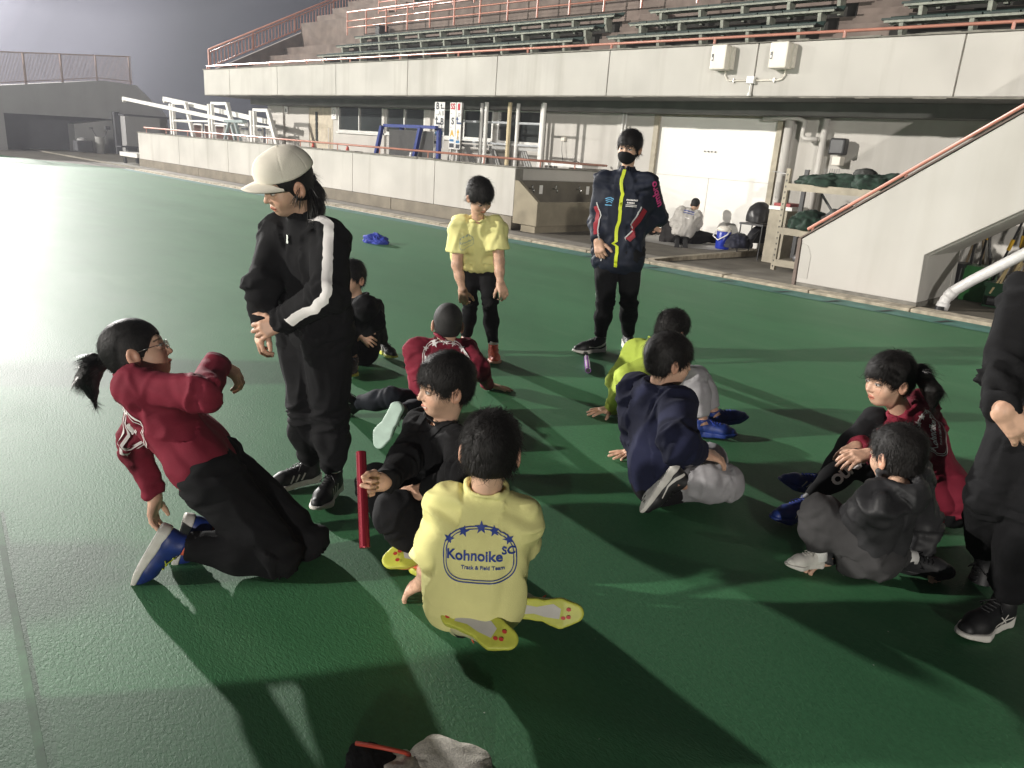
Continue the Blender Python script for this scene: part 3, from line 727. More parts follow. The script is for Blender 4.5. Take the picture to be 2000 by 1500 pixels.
# toilet sign, cones, table, socket
e_ = empty('toilet_sign', (-23.6, 12.9, 2.3), 'small white toilet sign plates hanging by the building corner', 'sign')
b = MB(); b.box(-23.72,-23.45,12.90,12.92,2.30,2.48); b.build('upper_plate', m_ban, e_)
b = MB(); b.box(-23.68,-23.50,12.90,12.92,2.08,2.28); b.lathe((-23.59,12.89,2.22),[(0.02,0),(0.02,0.02)],8); b.build('lower_plate', m_ban, e_)
b = MB(); b.box(-23.615,-23.565,12.896,12.899,2.11,2.21); b.build('pictogram', m_ink, e_)
for x, y, lab, mm in ((-19.9, 11.7, 'orange traffic cone behind the rail, left one', m_orange), (-18.15, 11.7, 'orange traffic cone behind the rail, right one', m_orange), (-14.85, 11.3, 'small white cone inside the blue goal', m_white)):
    e_ = empty('traffic_cone', (x, y, 0.72), lab, 'cone')
    b = MB(); b.lathe((x,y,0.74),[(0.14,0),(0.03,0.48),(0.02,0.50)],14); b.build('cone', mm, e_, smooth=True)
    b = MB(); b.box(x-0.18,x+0.18,y-0.18,y+0.18,0.72,0.745); b.build('base', m_dark, e_)
e_ = empty('white_table', (-10.95, 12.5, 0.72), 'low white table with papers behind the wash basin', 'table')
b = MB(); b.box(-11.5,-10.45,12.3,12.8,1.18,1.24); b.build('top', m_white, e_)
for x in (-11.4,-10.55):
    b = MB(); b.box(x-0.02,x+0.02,12.5,12.54,0.72,1.18); b.build('leg', m_grey, e_)
b = MB(); b.tube([(-11.0,12.5,1.25),(-10.8,12.5,1.31),(-10.6,12.5,1.25)],0.008,5); b.build('cable', m_dark, e_)
e_ = empty('wall_socket', (-11.6, 12.97, 1.75), 'small cream outlet box with hanging cable on the wall', 'socket')
b = MB(); b.box(-11.66,-11.56,12.93,12.998,1.70,1.80); b.build('box', m_plastic, e_, bevel=0.008)
b = MB(); b.tube([(-11.61,12.92,1.70),(-11.58,12.9,1.5),(-11.5,12.9,1.2)],0.006,5); b.build('cable', m_dark, e_)
e_ = empty('wall_outlet', (-16.55, 12.9, 1.3), 'small pale box on the wall left of the blue goal', 'socket')
b = MB(); b.box(-16.85,-16.72,12.93,12.998,1.38,1.48); b.build('box', m_plastic, e_)
e_ = empty('notice_board', (-21.2, 12.9, 2.1), 'white round-logo notice beside the toilet door', 'sign')
b = MB(); b.box(-20.95,-20.70,12.94,12.998,1.95,2.33); b.build('board', m_ban, e_)
b = MB(); b.tube([(-20.82+0.06*math.cos(a*math.pi/8),12.935,2.14+0.09*math.sin(a*math.pi/8)) for a in range(17)],0.008,4); b.build('ring', m_grey, e_)

# ------------------------------------------------------------------ loaded shelf
sh = empty('steel_shelf', (-4.8, 11.3, -0.08), 'beige slotted steel shelf loaded with dark green nets beside the staircase', 'shelf')
SX0, SX1, SY0, SY1 = -5.46, -3.3, 11.15, 11.75
for x, y in ((SX0, SY0), (SX1, SY0), (SX0, SY1), (SX1, SY1)):
    b = MB(); b.box(x-0.03, x+0.03, y-0.004, y, -0.1, 1.46); b.box(x+0.026, x+0.03, y, y+0.05, -0.1, 1.46); po = b.build('upright', m_beige if y == SY0 else m_dark, sh)
    if y == SY0 and x == SX0:
        z = 0.0; b = MB()
        while z < 1.42:
            b.add([(x-0.014,y-0.007,z+0.022),(x+0.014,y-0.007,z+0.022),(x,y-0.007,z-0.012)],[(0,1,2)]); z += 0.085
        b.build('slots', m_dark, po)
for z in (1.15, 0.50, 0.02):
    b = MB(); b.box(SX0+0.03, SX1-0.03, SY0-0.02, SY0+0.02, z, z+0.10); b.box(SX0+0.03, SX1, SY1-0.02, SY1+0.02, z, z+0.1); b.build('shelf_beam', m_beige, sh)
    b = MB(); b.box(SX0+0.03, SX1-0.03, SY0+0.022, SY1-0.022, z+0.05, z+0.09); b.build('shelf_board', mat('shelf_board', (0.22,0.19,0.14), 0.8), sh)
b = MB(); b.bar((SX0+0.3,SY1,1.12),(SX0+0.75,SY1,0.6),0.03,0.03,(0,1,0)); b.bar((SX0+1.5,SY1,1.12),(SX0+0.9,SY1,0.6),0.03,0.03,(0,1,0)); b.bar((SX0+0.05,SY1,0.1),(SX0+0.5,SY1,0.5),0.03,0.03,(0,1,0)); b.build('cross_brace', m_dark, sh)
b = MB(); b.tube([(SX0,SY0,1.38),(SX0-0.5,SY0+0.5,1.40)],0.008,5); b.build('top_wire', m_grey, sh)
# crumpled heaps from noise-displaced blobs
def fbm(P, f, seed, octv=3):
    r = np.random.default_rng(seed); out = np.zeros(len(P)); amp = 1.0
    for o in range(octv):
        for k in range(4):
            d = r.normal(size=3); d /= np.linalg.norm(d)
            q = P @ d * f + r.uniform(0, 6.28)
            d2 = r.normal(size=3); q2 = P @ d2 * f * 0.7 + r.uniform(0, 6.28)
            out += amp * np.sin(q + 1.3 * np.sin(q2)) / 4
        amp *= 0.55; f *= 2.05
    return out
def heap(name, c, rad, m, label=None, cat=None, parent=None, amp=0.25, f=9, seed=0, n=40, group=None, flat=True):
    th = np.linspace(0, np.pi, n); ph = np.linspace(0, 2*np.pi, 2*n, endpoint=False)
    T, P_ = np.meshgrid(th, ph, indexing='ij')
    D = np.stack([np.sin(T)*np.cos(P_), np.sin(T)*np.sin(P_), np.cos(T)], -1).reshape(-1, 3)
    X = D * np.array(rad)
    nz = fbm(X + seed*3.1, f, seed, 4); nz2 = np.abs(fbm(X + 7, f*1.7, seed+5, 3))
    X = X * (1 + amp * nz - amp * 0.7 * nz2)[:, None]
    if flat: X[:, 2] = np.maximum(X[:, 2], -rad[2]*0.25)
    X = X + np.array(c) + np.array([0, 0, rad[2]*0.25])
    m2 = 2*n; F = []
    for i in range(n-1):
        for j in range(m2):
            F.append((i*m2+j, (i+1)*m2+j, (i+1)*m2+(j+1)%m2, i*m2+(j+1)%m2))
    o = np_mesh(name, X, F, m, parent, origin=(parent['org'] if parent is not None else c))
    if label: tag(o, label, cat, group)
    return o
m_net = mat('dark_green_net', (0.012, 0.032, 0.020), 0.85, 0.5, 18.0, 0.004, 60)
m_netg = mat('grey_cover', (0.05, 0.052, 0.048), 0.8, 0.4, 12.0, 0.003, 40)
heap('rolled_net', (-4.95, 11.45, 1.24), (0.50, 0.32, 0.17), m_net, 'dark green net heaped on the top shelf, left part', 'net', seed=1)
heap('rolled_net', (-4.25, 11.45, 1.24), (0.52, 0.32, 0.19), m_net, 'dark green net bunched on the top shelf next to the stair rail', 'net', seed=2)
heap('grey_bundle', (-4.48, 11.5, 1.42), (0.17, 0.15, 0.09), m_netg, 'small grey bundle lying on top of the nets', 'bundle', seed=3, amp=0.12)
heap('dark_sack', (-5.10, 11.40, 0.60), (0.34, 0.32, 0.21), m_net, 'black green sack on the middle shelf beside the upright', 'sack', seed=4)
heap('dark_sack', (-4.62, 11.45, 0.60), (0.34, 0.32, 0.32), m_netg, 'grey brown sack in the middle of the lower shelf', 'sack', seed=5)
heap('dark_sack', (-4.10, 11.45, 0.60), (0.36, 0.30, 0.42), m_net, 'large green sack on the middle shelf touching the stair rail', 'sack', seed=6)
heap('ground_box', (-4.95, 11.5, 0.1), (0.34, 0.28, 0.28), m_dark, 'dark equipment bag on the lowest shelf', 'bag', seed=8, amp=0.1)
b = MB()
for i in range(7): b.tube([(-5.15+i*0.035,11.7,1.36),(-5.15+i*0.035,11.7,1.50)],0.006,4)
tag(b.build('peg_rack', m_grey), 'row of small metal pegs on the back of the top shelf', 'rack')
b = MB(); b.box(-5.62,-5.56,12.95,12.999,0.7,1.1)
# cabinet left of shelf
cb = empty('beige_cabinet', (-6.0, 12.3, -0.1), 'narrow beige cabinet with a red and white box on top behind the shelf', 'cabinet')
b = MB(); b.box(-6.12,-5.80,12.05,12.6,-0.1,0.80); b.build('body', m_beige, cb, bevel=0.01)
b = MB(); b.box(-6.12,-5.72,12.02,12.6,0.802,0.86); b.build('white_lid', m_white, cb)
b = MB(); b.box(-6.08,-5.80,12.10,12.55,0.862,0.91); b.build('red_box', mat('red_box',(0.30,0.03,0.03),0.5), cb)
heap('black_bag', (-6.42, 12.3, 0.55), (0.20, 0.22, 0.28), m_dark, 'round black bag on the thin chair frame by the white doors', 'bag', seed=11, amp=0.10, f=6)
ch = empty('folding_chair', (-6.4, 12.3, -0.1), 'black thin-framed folding chair standing by the white doors', 'chair')
for x, y in ((-6.62,12.1),(-6.22,12.1),(-6.62,12.5),(-6.22,12.5)):
    b = MB(); b.tube([(x,y,-0.1),(x,y,0.5)],0.012,5); b.build('leg', m_dark, ch)
b = MB(); b.box(-6.64,-6.20,12.08,12.52,0.50,0.53); b.build('seat', m_dark, ch)
b = MB(); b.tube([(-6.62,12.1,0.1),(-6.25,12.1,0.45),(-6.4,12.1,0.1)],0.01,5); b.build('strap', m_dark, ch)
heap('sports_bag', (-6.62, 12.15, 0.10), (0.20, 0.30, 0.20), mat('navy_bag',(0.012,0.014,0.03),0.7,0.3), 'dark navy sports bag slumped between the cooler and the chair', 'bag', seed=12, amp=0.18, f=7)
heap('dark_duffel', (-6.45, 12.55, 0.2), (0.16, 0.42, 0.24), mat('black_bag2',(0.01,0.01,0.014),0.75,0.3), 'long black duffel leaning up against the white doors', 'bag', seed=13, amp=0.10, f=6)
ck = empty('drink_cooler', (-6.98, 12.22, 0.02), 'blue water cooler jug with white handle on the mat', 'cooler')
b = MB(); b.lathe((-6.98,12.22,0.02),[(0.115,0),(0.125,0.03),(0.125,0.30),(0.12,0.31)],20); b.build('body', mat('cooler_blue',(0.01,0.03,0.33),0.35,0.1), ck, smooth=True)
b = MB(); b.lathe((-6.98,12.22,0.33),[(0.125,0),(0.125,0.05),(0.10,0.08),(0.04,0.09)],20); b.build('lid', m_plastic, ck, smooth=True)
b = MB(); b.tube([(-7.10,12.20,0.36),(-7.12,12.10,0.24),(-7.0,12.07,0.18),(-6.86,12.12,0.28),(-6.85,12.2,0.36)],0.012,6); b.build('handle', m_white, ck, smooth=True)
b = MB(); b.add([(-9.3,11.65,0.026),(-7.45,11.50,0.026),(-6.85,11.9,0.026),(-7.0,12.9,0.026),(-9.25,12.9,0.026)],[(0,1,2,3,4)]); tag(b.build('floor_mat', mat('grey_mat',(0.42,0.41,0.39),0.7,0.1,3.0,0.002,20)), 'pale grey mat spread on the concrete under the two people', 'mat')

# ------------------------------------------------------------------ things stored under the staircase
bp = empty('drain_pipe', (-2.65, 10.05, 0), 'thick white PVC pipe slanting up under the stairs', 'pipe')
b = MB(); b.tube([(-2.69,9.98,-0.02),(-2.67,10.00,0.10),(-2.60,10.02,0.22),(-2.45,10.03,0.36),(-1.98,10.05,0.76),(-0.5,10.1,2.0)],0.062,14); b.build('pipe', m_pvc, bp, smooth=True)
b = MB(); b.tube([(-2.685,9.98,-0.02),(-2.675,9.995,0.06)],0.072,14); b.tube([(-2.655,10.01,0.13),(-2.61,10.02,0.21)],0.070,14); b.build('collar', m_pvc, bp, smooth=True)
b = MB(); b.lathe((-2.69,9.92,-0.04),[(0.055,0.0),(0.05,0.06)],12); b.build('outlet', m_dark, bp)
m_gb = mat('green_crate', (0.025,0.14,0.035),0.55,0.2); m_kb = mat('black_bin',(0.015,0.015,0.016),0.5,0.2); m_dg = mat('dark_green_bin',(0.012,0.055,0.022),0.5,0.2)
def bin_(x, y, w, d, h, m, label):
    e_ = empty('storage_bin', (x, y, -0.08), label, 'bin')
    b = MB(); t=0.02
    b.prism([(x-w/2,y-d/2),(x+w/2,y-d/2),(x+w/2,y+d/2),(x-w/2,y+d/2)],2,-0.08,h); b.build('body', m, e_, bevel=0.015)
    b = MB(); b.box(x-w/2-0.015,x+w/2+0.015,y-d/2-0.015,y+d/2+0.015,h-0.05,h+0.005); b.build('rim', m, e_)
    return e_
bin_(-2.98, 11.35, 0.20, 0.3, 0.42, m_kb, 'black bin next to the stair foot')
bin_(-2.74, 11.50, 0.34, 0.35, 0.40, m_gb, 'bright green bin behind the white pipe')
bin_(-2.40, 11.15, 0.26, 0.26, 0.26, m_dg, 'dark green bin holding pale wooden stakes')
random.seed(5)
m_stk = mat('pale_wood', (0.48,0.38,0.20), 0.7, 0.2, 10); m_brn = mat('old_wood', (0.20,0.15,0.09), 0.8, 0.3, 10); m_yel = mat('yellow_grip', (0.60,0.36,0.02), 0.5)
for i in range(9):
    x = -2.44 + random.uniform(-0.09, 0.09); y = 11.12 + random.uniform(-0.09, 0.09)
    b = MB(); b.bar((x, y, 0.0), (x + 0.14 + random.uniform(-.05,.05), y + random.uniform(-.03,.05), 0.52 + random.uniform(-.05, .06)), 0.022, 0.014, (0,1,0))
    tag(b.build('wooden_stake', m_stk, origin=(x,y,0)), 'pale wooden stake in the dark green bin behind the white pipe', 'stake', 'pale stakes in the dark green bin')
for i in range(14):
    x = -2.95 + i * 0.085 + random.uniform(-.03,.03); y = 11.5 + random.uniform(-.1,.3)
    lean = random.uniform(-0.3, 0.35); top = 0.95 + random.uniform(0, 0.5)
    grip = i in (2, 4, 7, 8)
    k = empty('umbrella_pole', (x, y, 0.05), ('dark pole with yellow grip leaning under the staircase' if grip else ('thin black pole leaning under the staircase' if i % 3 else 'thin brown wooden pole leaning under the staircase')), 'pole', ('yellow-gripped poles under the stairs' if grip else ('black poles leaning under the stairs' if i % 3 else 'brown poles leaning under the stairs')))
    b = MB(); b.tube([(x, y, 0.05), (x + lean, y + 0.05, top)], 0.016, 6); b.build('shaft', m_kb if i % 3 else m_brn, k)
    if i in (2, 4, 7, 8):
        b = MB(); q = 0.55; b.tube([(x+lean*q, y+0.03, 0.05+(top-0.05)*q), (x+lean*(q+0.13), y+0.035, 0.05+(top-0.05)*(q+0.13))], 0.026, 6); b.build('grip', m_yel, k)
for i in range(8):
    x = -2.2 + i * 0.16; y = 11.6
    k = empty('folded_trestle', (x, y, 0.2), 'brown wooden tripod leg frame stacked under the staircase', 'frame', 'wooden leg frames stacked under the stairs')
    for dx in (-0.14, 0.0, 0.15):
        b = MB(); b.bar((x + dx, y, 0.22), (x, y + 0.1, 0.72), 0.022, 0.022, (0,1,0)); b.build('leg', m_brn, k)
    b = MB(); b.bar((x,y+0.1,0.70),(x+random.uniform(-.1,.1),y+0.1,1.4),0.025,0.025,(0,1,0)); b.build('shaft', m_brn, k)
b = MB(); b.box(-2.28,-0.9,11.25,11.85,0.16,0.20); sd = empty('low_bench', (-1.8,11.4,-0.1), 'low wooden bench under the stairs carrying the leg frames', 'bench'); b.build('board', m_beige, sd)
b = MB(); b.box(-2.2,-2.05,11.3,11.8,-0.12,0.16); b.build('leg', m_grey, sd)
b = MB(); b.tube([(-2.45,10.9,0.05),(-2.28,10.95,0.05)],0.06,10); tag(b.build('cable_reel', m_kb, origin=(-2.4,10.9,0)), 'small black cylinder lying under the stairs near the bin', 'reel')
# ------------------------------------------------------------------ implicit-surface bodies and clothes
def smin(a, b, k):
    h = np.clip(0.5 + 0.5 * (b - a) / k, 0, 1)
    return b + (a - b) * h - k * h * (1 - h)
def smax(a, b, k): return -smin(-a, -b, k)
def caps(a, b, ra, rb, n=None, s=1.0):
    a = np.asarray(a, float); b = np.asarray(b, float)
    def f(P):
        A, B, Q = a, b, P
        if n is not None:
            g = (1 / s - 1)
            Q = P + np.outer(P @ n, n) * g; A = a + n * (a @ n) * g; B = b + n * (b @ n) * g
        ab = B - A; L = ab @ ab + 1e-12
        t = np.clip((Q - A) @ ab / L, 0, 1)
        d = np.linalg.norm(Q - A - t[:, None] * ab, axis=1) - (ra + (rb - ra) * t)
        return d * (0.5 + 0.5 * s)
    return f
def ell(c, R, rad):
    c = np.asarray(c, float); rad = np.asarray(rad, float)
    def f(P):
        q = (P - c) @ R
        k0 = np.linalg.norm(q / rad, axis=1); k1 = np.linalg.norm(q / rad**2, axis=1) + 1e-9
        return k0 * (k0 - 1) / k1
    return f
def ring(c, n, R, r):
    def f(P):
        q = P - c; h = q @ n; rr = np.sqrt(np.maximum((q * q).sum(1) - h * h, 0))
        return np.sqrt((rr - R)**2 + h * h) - r
    return f
def cut(f, p, n, k=0.004):
    return lambda P: smax(f(P), (P - p) @ n, k)
def union(prims):
    def f(P):
        d = None
        for g, k in prims:
            v = g(P); d = v if d is None else smin(d, v, k)
        return d
    return f
def nets(f, lo, hi, h):
    lo = np.asarray(lo, float); hi = np.asarray(hi, float)
    m = np.ceil((hi - lo) / (4 * h)).astype(int) + 1
    g = [lo[i] + (np.arange(m[i]) * 4 + 1.5) * h for i in range(3)]
    G = np.stack(np.meshgrid(*g, indexing='ij'), -1).reshape(-1, 3)
    D = f(G).reshape(m)
    band = np.abs(D) < 4 * h * 1.9
    V = np.repeat(np.repeat(np.repeat(D, 4, 0), 4, 1), 4, 2)
    Mk = np.repeat(np.repeat(np.repeat(band, 4, 0), 4, 1), 4, 2)
    idx = np.argwhere(Mk)
    V[Mk] = f(lo + idx * h)
    S = V < 0
    c = np.zeros(tuple(np.array(S.shape) - 1), dtype=np.int8)
    off = [(i, j, k) for i in (0, 1) for j in (0, 1) for k in (0, 1)]
    nx, ny, nz = c.shape
    for i, j, k in off: c += S[i:i+nx, j:j+ny, k:k+nz]
    act = np.argwhere((c > 0) & (c < 8))
    ID = -np.ones(c.shape, dtype=np.int64); ID[tuple(act.T)] = np.arange(len(act))
    acc = np.zeros((len(act), 3)); cnt = np.zeros(len(act))
    for ax in range(3):
        o2 = [0, 1, 2]; o2.remove(ax)
        for u in (0, 1):
            for v in (0, 1):
                a = np.zeros(3, int); a[o2[0]] = u; a[o2[1]] = v
                b = a.copy(); b[ax] = 1
                va = V[tuple((act + a).T)]; vb = V[tuple((act + b).T)]
                x = (va < 0) != (vb < 0); t = np.where(x, va / (va - vb + 1e-12 * (va == vb)), 0)
                p = a[None, :] + np.zeros((len(act), 3)); p[:, ax] = t
                acc[x] += p[x]; cnt[x] += 1
    vert = lo + (act + acc / cnt[:, None]) * h
    faces = []
    for ax in range(3):
        o2 = [0, 1, 2]; o2.remove(ax)
        sl0 = [slice(1, -1)] * 3; sl1 = [slice(1, -1)] * 3
        sl0[ax] = slice(0, -1); sl1[ax] = slice(1, None)
        s0 = S[tuple(sl0)]; s1 = S[tuple(sl1)]
        e = np.argwhere(s0 != s1)
        if len(e) == 0: continue
        inside = s0[tuple(e.T)]
        e = e.copy(); e[:, o2[0]] += 1; e[:, o2[1]] += 1
        def cid(du, dv):
            q = e.copy(); q[:, o2[0]] -= du; q[:, o2[1]] -= dv
            return ID[tuple(q.T)]
        quad = np.stack([cid(1, 1), cid(0, 1), cid(0, 0), cid(1, 0)], 1)
        flip = inside if ax != 1 else ~inside
        quad[~flip] = quad[~flip][:, ::-1]
        faces.append(quad)
    F = np.concatenate(faces)
    F = F[(F >= 0).all(1)]
    return vert, F
def normals(V, F):
    n = np.cross(V[F[:, 2]] - V[F[:, 0]], V[F[:, 3]] - V[F[:, 1]]) if F.shape[1] == 4 else np.cross(V[F[:, 1]] - V[F[:, 0]], V[F[:, 2]] - V[F[:, 0]])
    N = np.zeros_like(V)
    for i in range(F.shape[1]): np.add.at(N, F[:, i], n)
    return N / (np.linalg.norm(N, axis=1)[:, None] + 1e-12)
def unit(v): v = np.asarray(v, float); return v / (np.linalg.norm(v) + 1e-12)
def lerp(a, b, t): return np.asarray(a) * (1 - t) + np.asarray(b) * t

def folds(V, N, segs, amp, seed, soft=0):
    """cloth creases: bunched across the limb near joints, long soft folds between them"""
    best = np.full(len(V), 1e9); sid = np.zeros(len(V), int); tt = np.zeros(len(V))
    for i, (a, b) in enumerate(segs):
        a = np.asarray(a); b = np.asarray(b); ab = b - a; t = np.clip((V - a) @ ab / (ab @ ab + 1e-9), 0, 1)
        d = np.linalg.norm(V - a - t[:, None] * ab, axis=1)
        m = d < best; best[m] = d[m]; sid[m] = i; tt[m] = t[m]
    out = np.zeros(len(V))
    warp = np.stack([fbm(V, 7, seed + 50 + q, 2) for q in range(3)], 1) * 0.035
    for i, (a, b) in enumerate(segs):
        m = sid == i
        if not m.any(): continue
        ax = unit(np.asarray(b) - np.asarray(a)); L = np.linalg.norm(np.asarray(b) - np.asarray(a))
        Q = V[m] + warp[m]; al = np.outer(Q @ ax, ax)
        c1 = fbm(Q + al * 1.1, 17, seed, 2); c2 = fbm(Q - al * 0.72, 24, seed + 9, 2)
        e = np.minimum(tt[m], 1 - tt[m]) * L
        w = np.exp(-(e / 0.07)**2)
        if i < soft: w = w * 0.25
        out[m] = w * (0.75 - np.abs(c1) * 2.2) + (1 - 0.55 * w) * (0.35 - np.abs(c2) * 1.2)
    return V + N * (out * amp)[:, None]

def skin_field(prims): return union(prims)
def bbox(pts, pad):
    P = np.array(pts); return P.min(0) - pad, P.max(0) + pad

# ---- hand ----
def hand_prims(w, Fd, Nd, side, size, curl=(0.3, 0.4, 0.3), spread=0.12, thumb=0.7, tcurl=0.25, curls=None):
    F_ = unit(Fd); N_ = unit(np.asarray(Nd) - F_ * (np.asarray(Nd) @ F_))
    T_ = np.cross(N_, F_) if side == 'R' else np.cross(F_, N_)
    k = size; w = np.asarray(w, float)
    pr = []
    kn = []
    for q, lat in enumerate((0.027, 0.009, -0.009, -0.026)):
        p = w + (F_ * (0.082 - 0.006 * abs(q - 1.2)) + T_ * lat) * k; kn.append(p)
        pr.append((caps(w + (F_ * 0.012 + T_ * lat * 0.6) * k, p, 0.0165 * k, 0.0115 * k), 0.014 * k))
    pr.append((caps(w + (F_*0.02 + T_*0.018 - N_*0.006) * k, w + (F_*0.05 + T_*0.022 - N_*0.008) * k, 0.017 * k, 0.013 * k), 0.012 * k))
    for q in range(4):
        L = (0.92, 1.05, 0.98, 0.76)[q]; c = curls[q] if curls else curl
        p = kn[q]; d = unit(F_ + T_ * spread * (1.3 - q) )
        ang = 0.0
        for j, (ln, cc) in enumerate(zip((0.040, 0.025, 0.020), c)):
            ang += cc
            dd = d * math.cos(ang) - N_ * math.sin(ang)
            q2 = p + dd * ln * L * k
            pr.append((caps(p, q2, (0.0098 - 0.001 * j) * k, (0.0090 - 0.001 * j) * k), 0.0045 * k if j == 0 else 0.002 * k)); p = q2
    p = w + (F_ * 0.028 + T_ * 0.022 - N_ * 0.006) * k
    d = unit(F_ * (1 - thumb * 0.6) + T_ * thumb - N_ * 0.25)
    for j, ln in enumerate((0.032, 0.030, 0.024)):
        q2 = p + d * ln * k
        pr.append((caps(p, q2, (0.0135 - 0.0018 * j) * k, (0.0120 - 0.0018 * j) * k), 0.005 * k)); p = q2
        d = unit(d + (F_ * 0.9 - T_ * 0.6 - N_ * 0.5) * tcurl)
    return pr, [w] + kn + [w + F_ * 0.19 * k, w + T_ * 0.1 * k + F_ * 0.05 * k, w - N_ * 0.11 * k + F_ * .06 * k]

# ---- head ----
def head_field(k):
    E3 = np.eye(3)
    base = [
        (ell((0, -0.014, 0.034), E3, (0.073, 0.093, 0.083)), 0.01),
        (ell((0, 0.018, -0.022), E3, (0.060, 0.064, 0.070)), 0.030),
        (ell((0, 0.036, -0.072), E3, (0.032, 0.036, 0.030)), 0.030),
        (ell((0.034, 0.046, -0.030), E3, (0.024, 0.026, 0.026)), 0.022),
        (ell((-0.034, 0.046, -0.030), E3, (0.024, 0.026, 0.026)), 0.022),
        (caps((-0.030, 0.072, 0.026), (0.030, 0.072, 0.026), 0.010, 0.010), 0.018),
    ]
    nose = [
        (caps((0, 0.078, 0.010), (0, 0.094, -0.024), 0.0060, 0.0095), 0.012),
        (caps((-0.0105, 0.084, -0.028), (0.0105, 0.084, -0.028), 0.0068, 0.0068), 0.006),
    ]
    lips = [
        (caps((-0.017, 0.0745, -0.055), (0.0, 0.0815, -0.0535), 0.004, 0.0062), 0.004),
        (caps((0.017, 0.0745, -0.055), (0.0, 0.0815, -0.0535), 0.004, 0.0062), 0.004),
        (caps((-0.013, 0.0745, -0.0635), (0.013, 0.0745, -0.0635), 0.0058, 0.0058), 0.004),
    ]
    lids = [(ell((sx * 0.0305, 0.068, 0.003), E3, (0.0165, 0.014, 0.0125)), 0.004) for sx in (1, -1)]
    sock = [ell((sx * 0.031, 0.090, 0.006), E3, (0.018, 0.016, 0.012)) for sx in (1, -1)]
    ears = []
    for sx in (1, -1):
        th = 0.30
        R = np.array([[math.cos(th), -sx * math.sin(th), 0], [sx * math.sin(th), math.cos(th), 0], [0, 0, 1]])
        ears.append((ell((sx * 0.079, -0.010, -0.006), R, (0.0085, 0.021, 0.032)), 0.006))
    dish = [ell((sx * 0.089, -0.006, -0.004), E3, (0.008, 0.011, 0.018)) for sx in (1, -1)]
    def f(P):
        d = None
        for g, kk in base: v = g(P); d = v if d is None else smin(d, v, kk)
        for g in sock: d = smax(d, -g(P), 0.016)
        for g, kk in lids + nose: d = smin(d, g(P), kk)
        for g, kk in lips: d = smin(d, g(P), kk)
        d = smax(d, -caps((-0.019, 0.0855, -0.0590), (0.019, 0.0855, -0.0590), 0.0022, 0.0022)(P), 0.002)
        for g, kk in ears: d = smin(d, g(P), kk)
        for g in dish: d = smax(d, -g(P), 0.004)
        return d
    return f
HEADF = head_field(1)
def face_colors(L, skin, mouth='closed', eyes='open'):
    c = np.tile(np.array(skin), (len(L), 1))
    x, y, z = np.abs(L[:, 0]), L[:, 1], L[:, 2]
    def blend(m, col):
        m = np.clip(m, 0, 1)[:, None]; c[:] = c * (1 - m) + np.array(col) * m
    front = y > 0.035
    cheek = np.exp(-(((x - 0.038) / 0.018)**2 + ((z + 0.028) / 0.018)**2)) * front
    blend(cheek * 0.35, np.array(skin) * np.array((1.05, 0.72, 0.68)))
    ear = (x > 0.074); blend(ear * 0.4, np.array(skin) * np.array((1.0, 0.65, 0.58)))
    nose = np.exp(-((x / 0.014)**2 + ((z + 0.026) / 0.012)**2)) * (y > 0.08); blend(nose * 0.3, np.array(skin) * np.array((1.0, 0.75, 0.7)))
    lip = (((L[:, 0] / 0.021)**2 + ((z + 0.0585) / 0.0105)**2) < 1) & front
    blend(lip * 0.75, np.array(skin) * np.array((0.95, 0.42, 0.40)))
    slit = (x < 0.019) & (np.abs(z + 0.059) < 0.0019) & front
    blend(slit * 0.9, (0.05, 0.015, 0.012))
    if mouth == 'smile':
        t = ((L[:, 0] / 0.018)**2 + ((z + 0.0585) / 0.0042)**2 < 1) & front; blend(t * 1.0, (0.72, 0.68, 0.60))
    nos = (np.abs(x - 0.0065) < 0.0028) & (np.abs(z + 0.0345) < 0.003) & (y > 0.078); blend(nos * 0.8, (0.06, 0.02, 0.015))
    brow = (np.abs(x - 0.031) < 0.017) & (np.abs(z - 0.0235 - 0.004 * (1 - ((x - 0.028) / 0.017)**2)) < 0.0030) & front
    blend(brow * 0.8, (0.018, 0.012, 0.009))
    ex = (x - 0.0310) / 0.0150; ez = (z - 0.0035)
    if eyes == 'open':
        eye = (np.abs(ex) < 1) & (np.abs(ez) < 0.0052 * np.sqrt(np.clip(1 - ex**2, 0, 1))) & front
        blend(eye * 1.0, (0.50, 0.46, 0.42))
        iris = eye & (((x - 0.0310) / 0.0062)**2 + (ez / 0.0062)**2 < 1); blend(iris * 1.0, (0.010, 0.006, 0.004))
    lash = (np.abs(ex) < 1.08) & (np.abs(ez - (0.0056 if eyes == 'open' else -0.003) * np.sqrt(np.clip(1 - (ex / 1.1)**2, 0, 1))) < 0.0016) & front
    blend(lash * 0.9, (0.015, 0.01, 0.008))
    return c

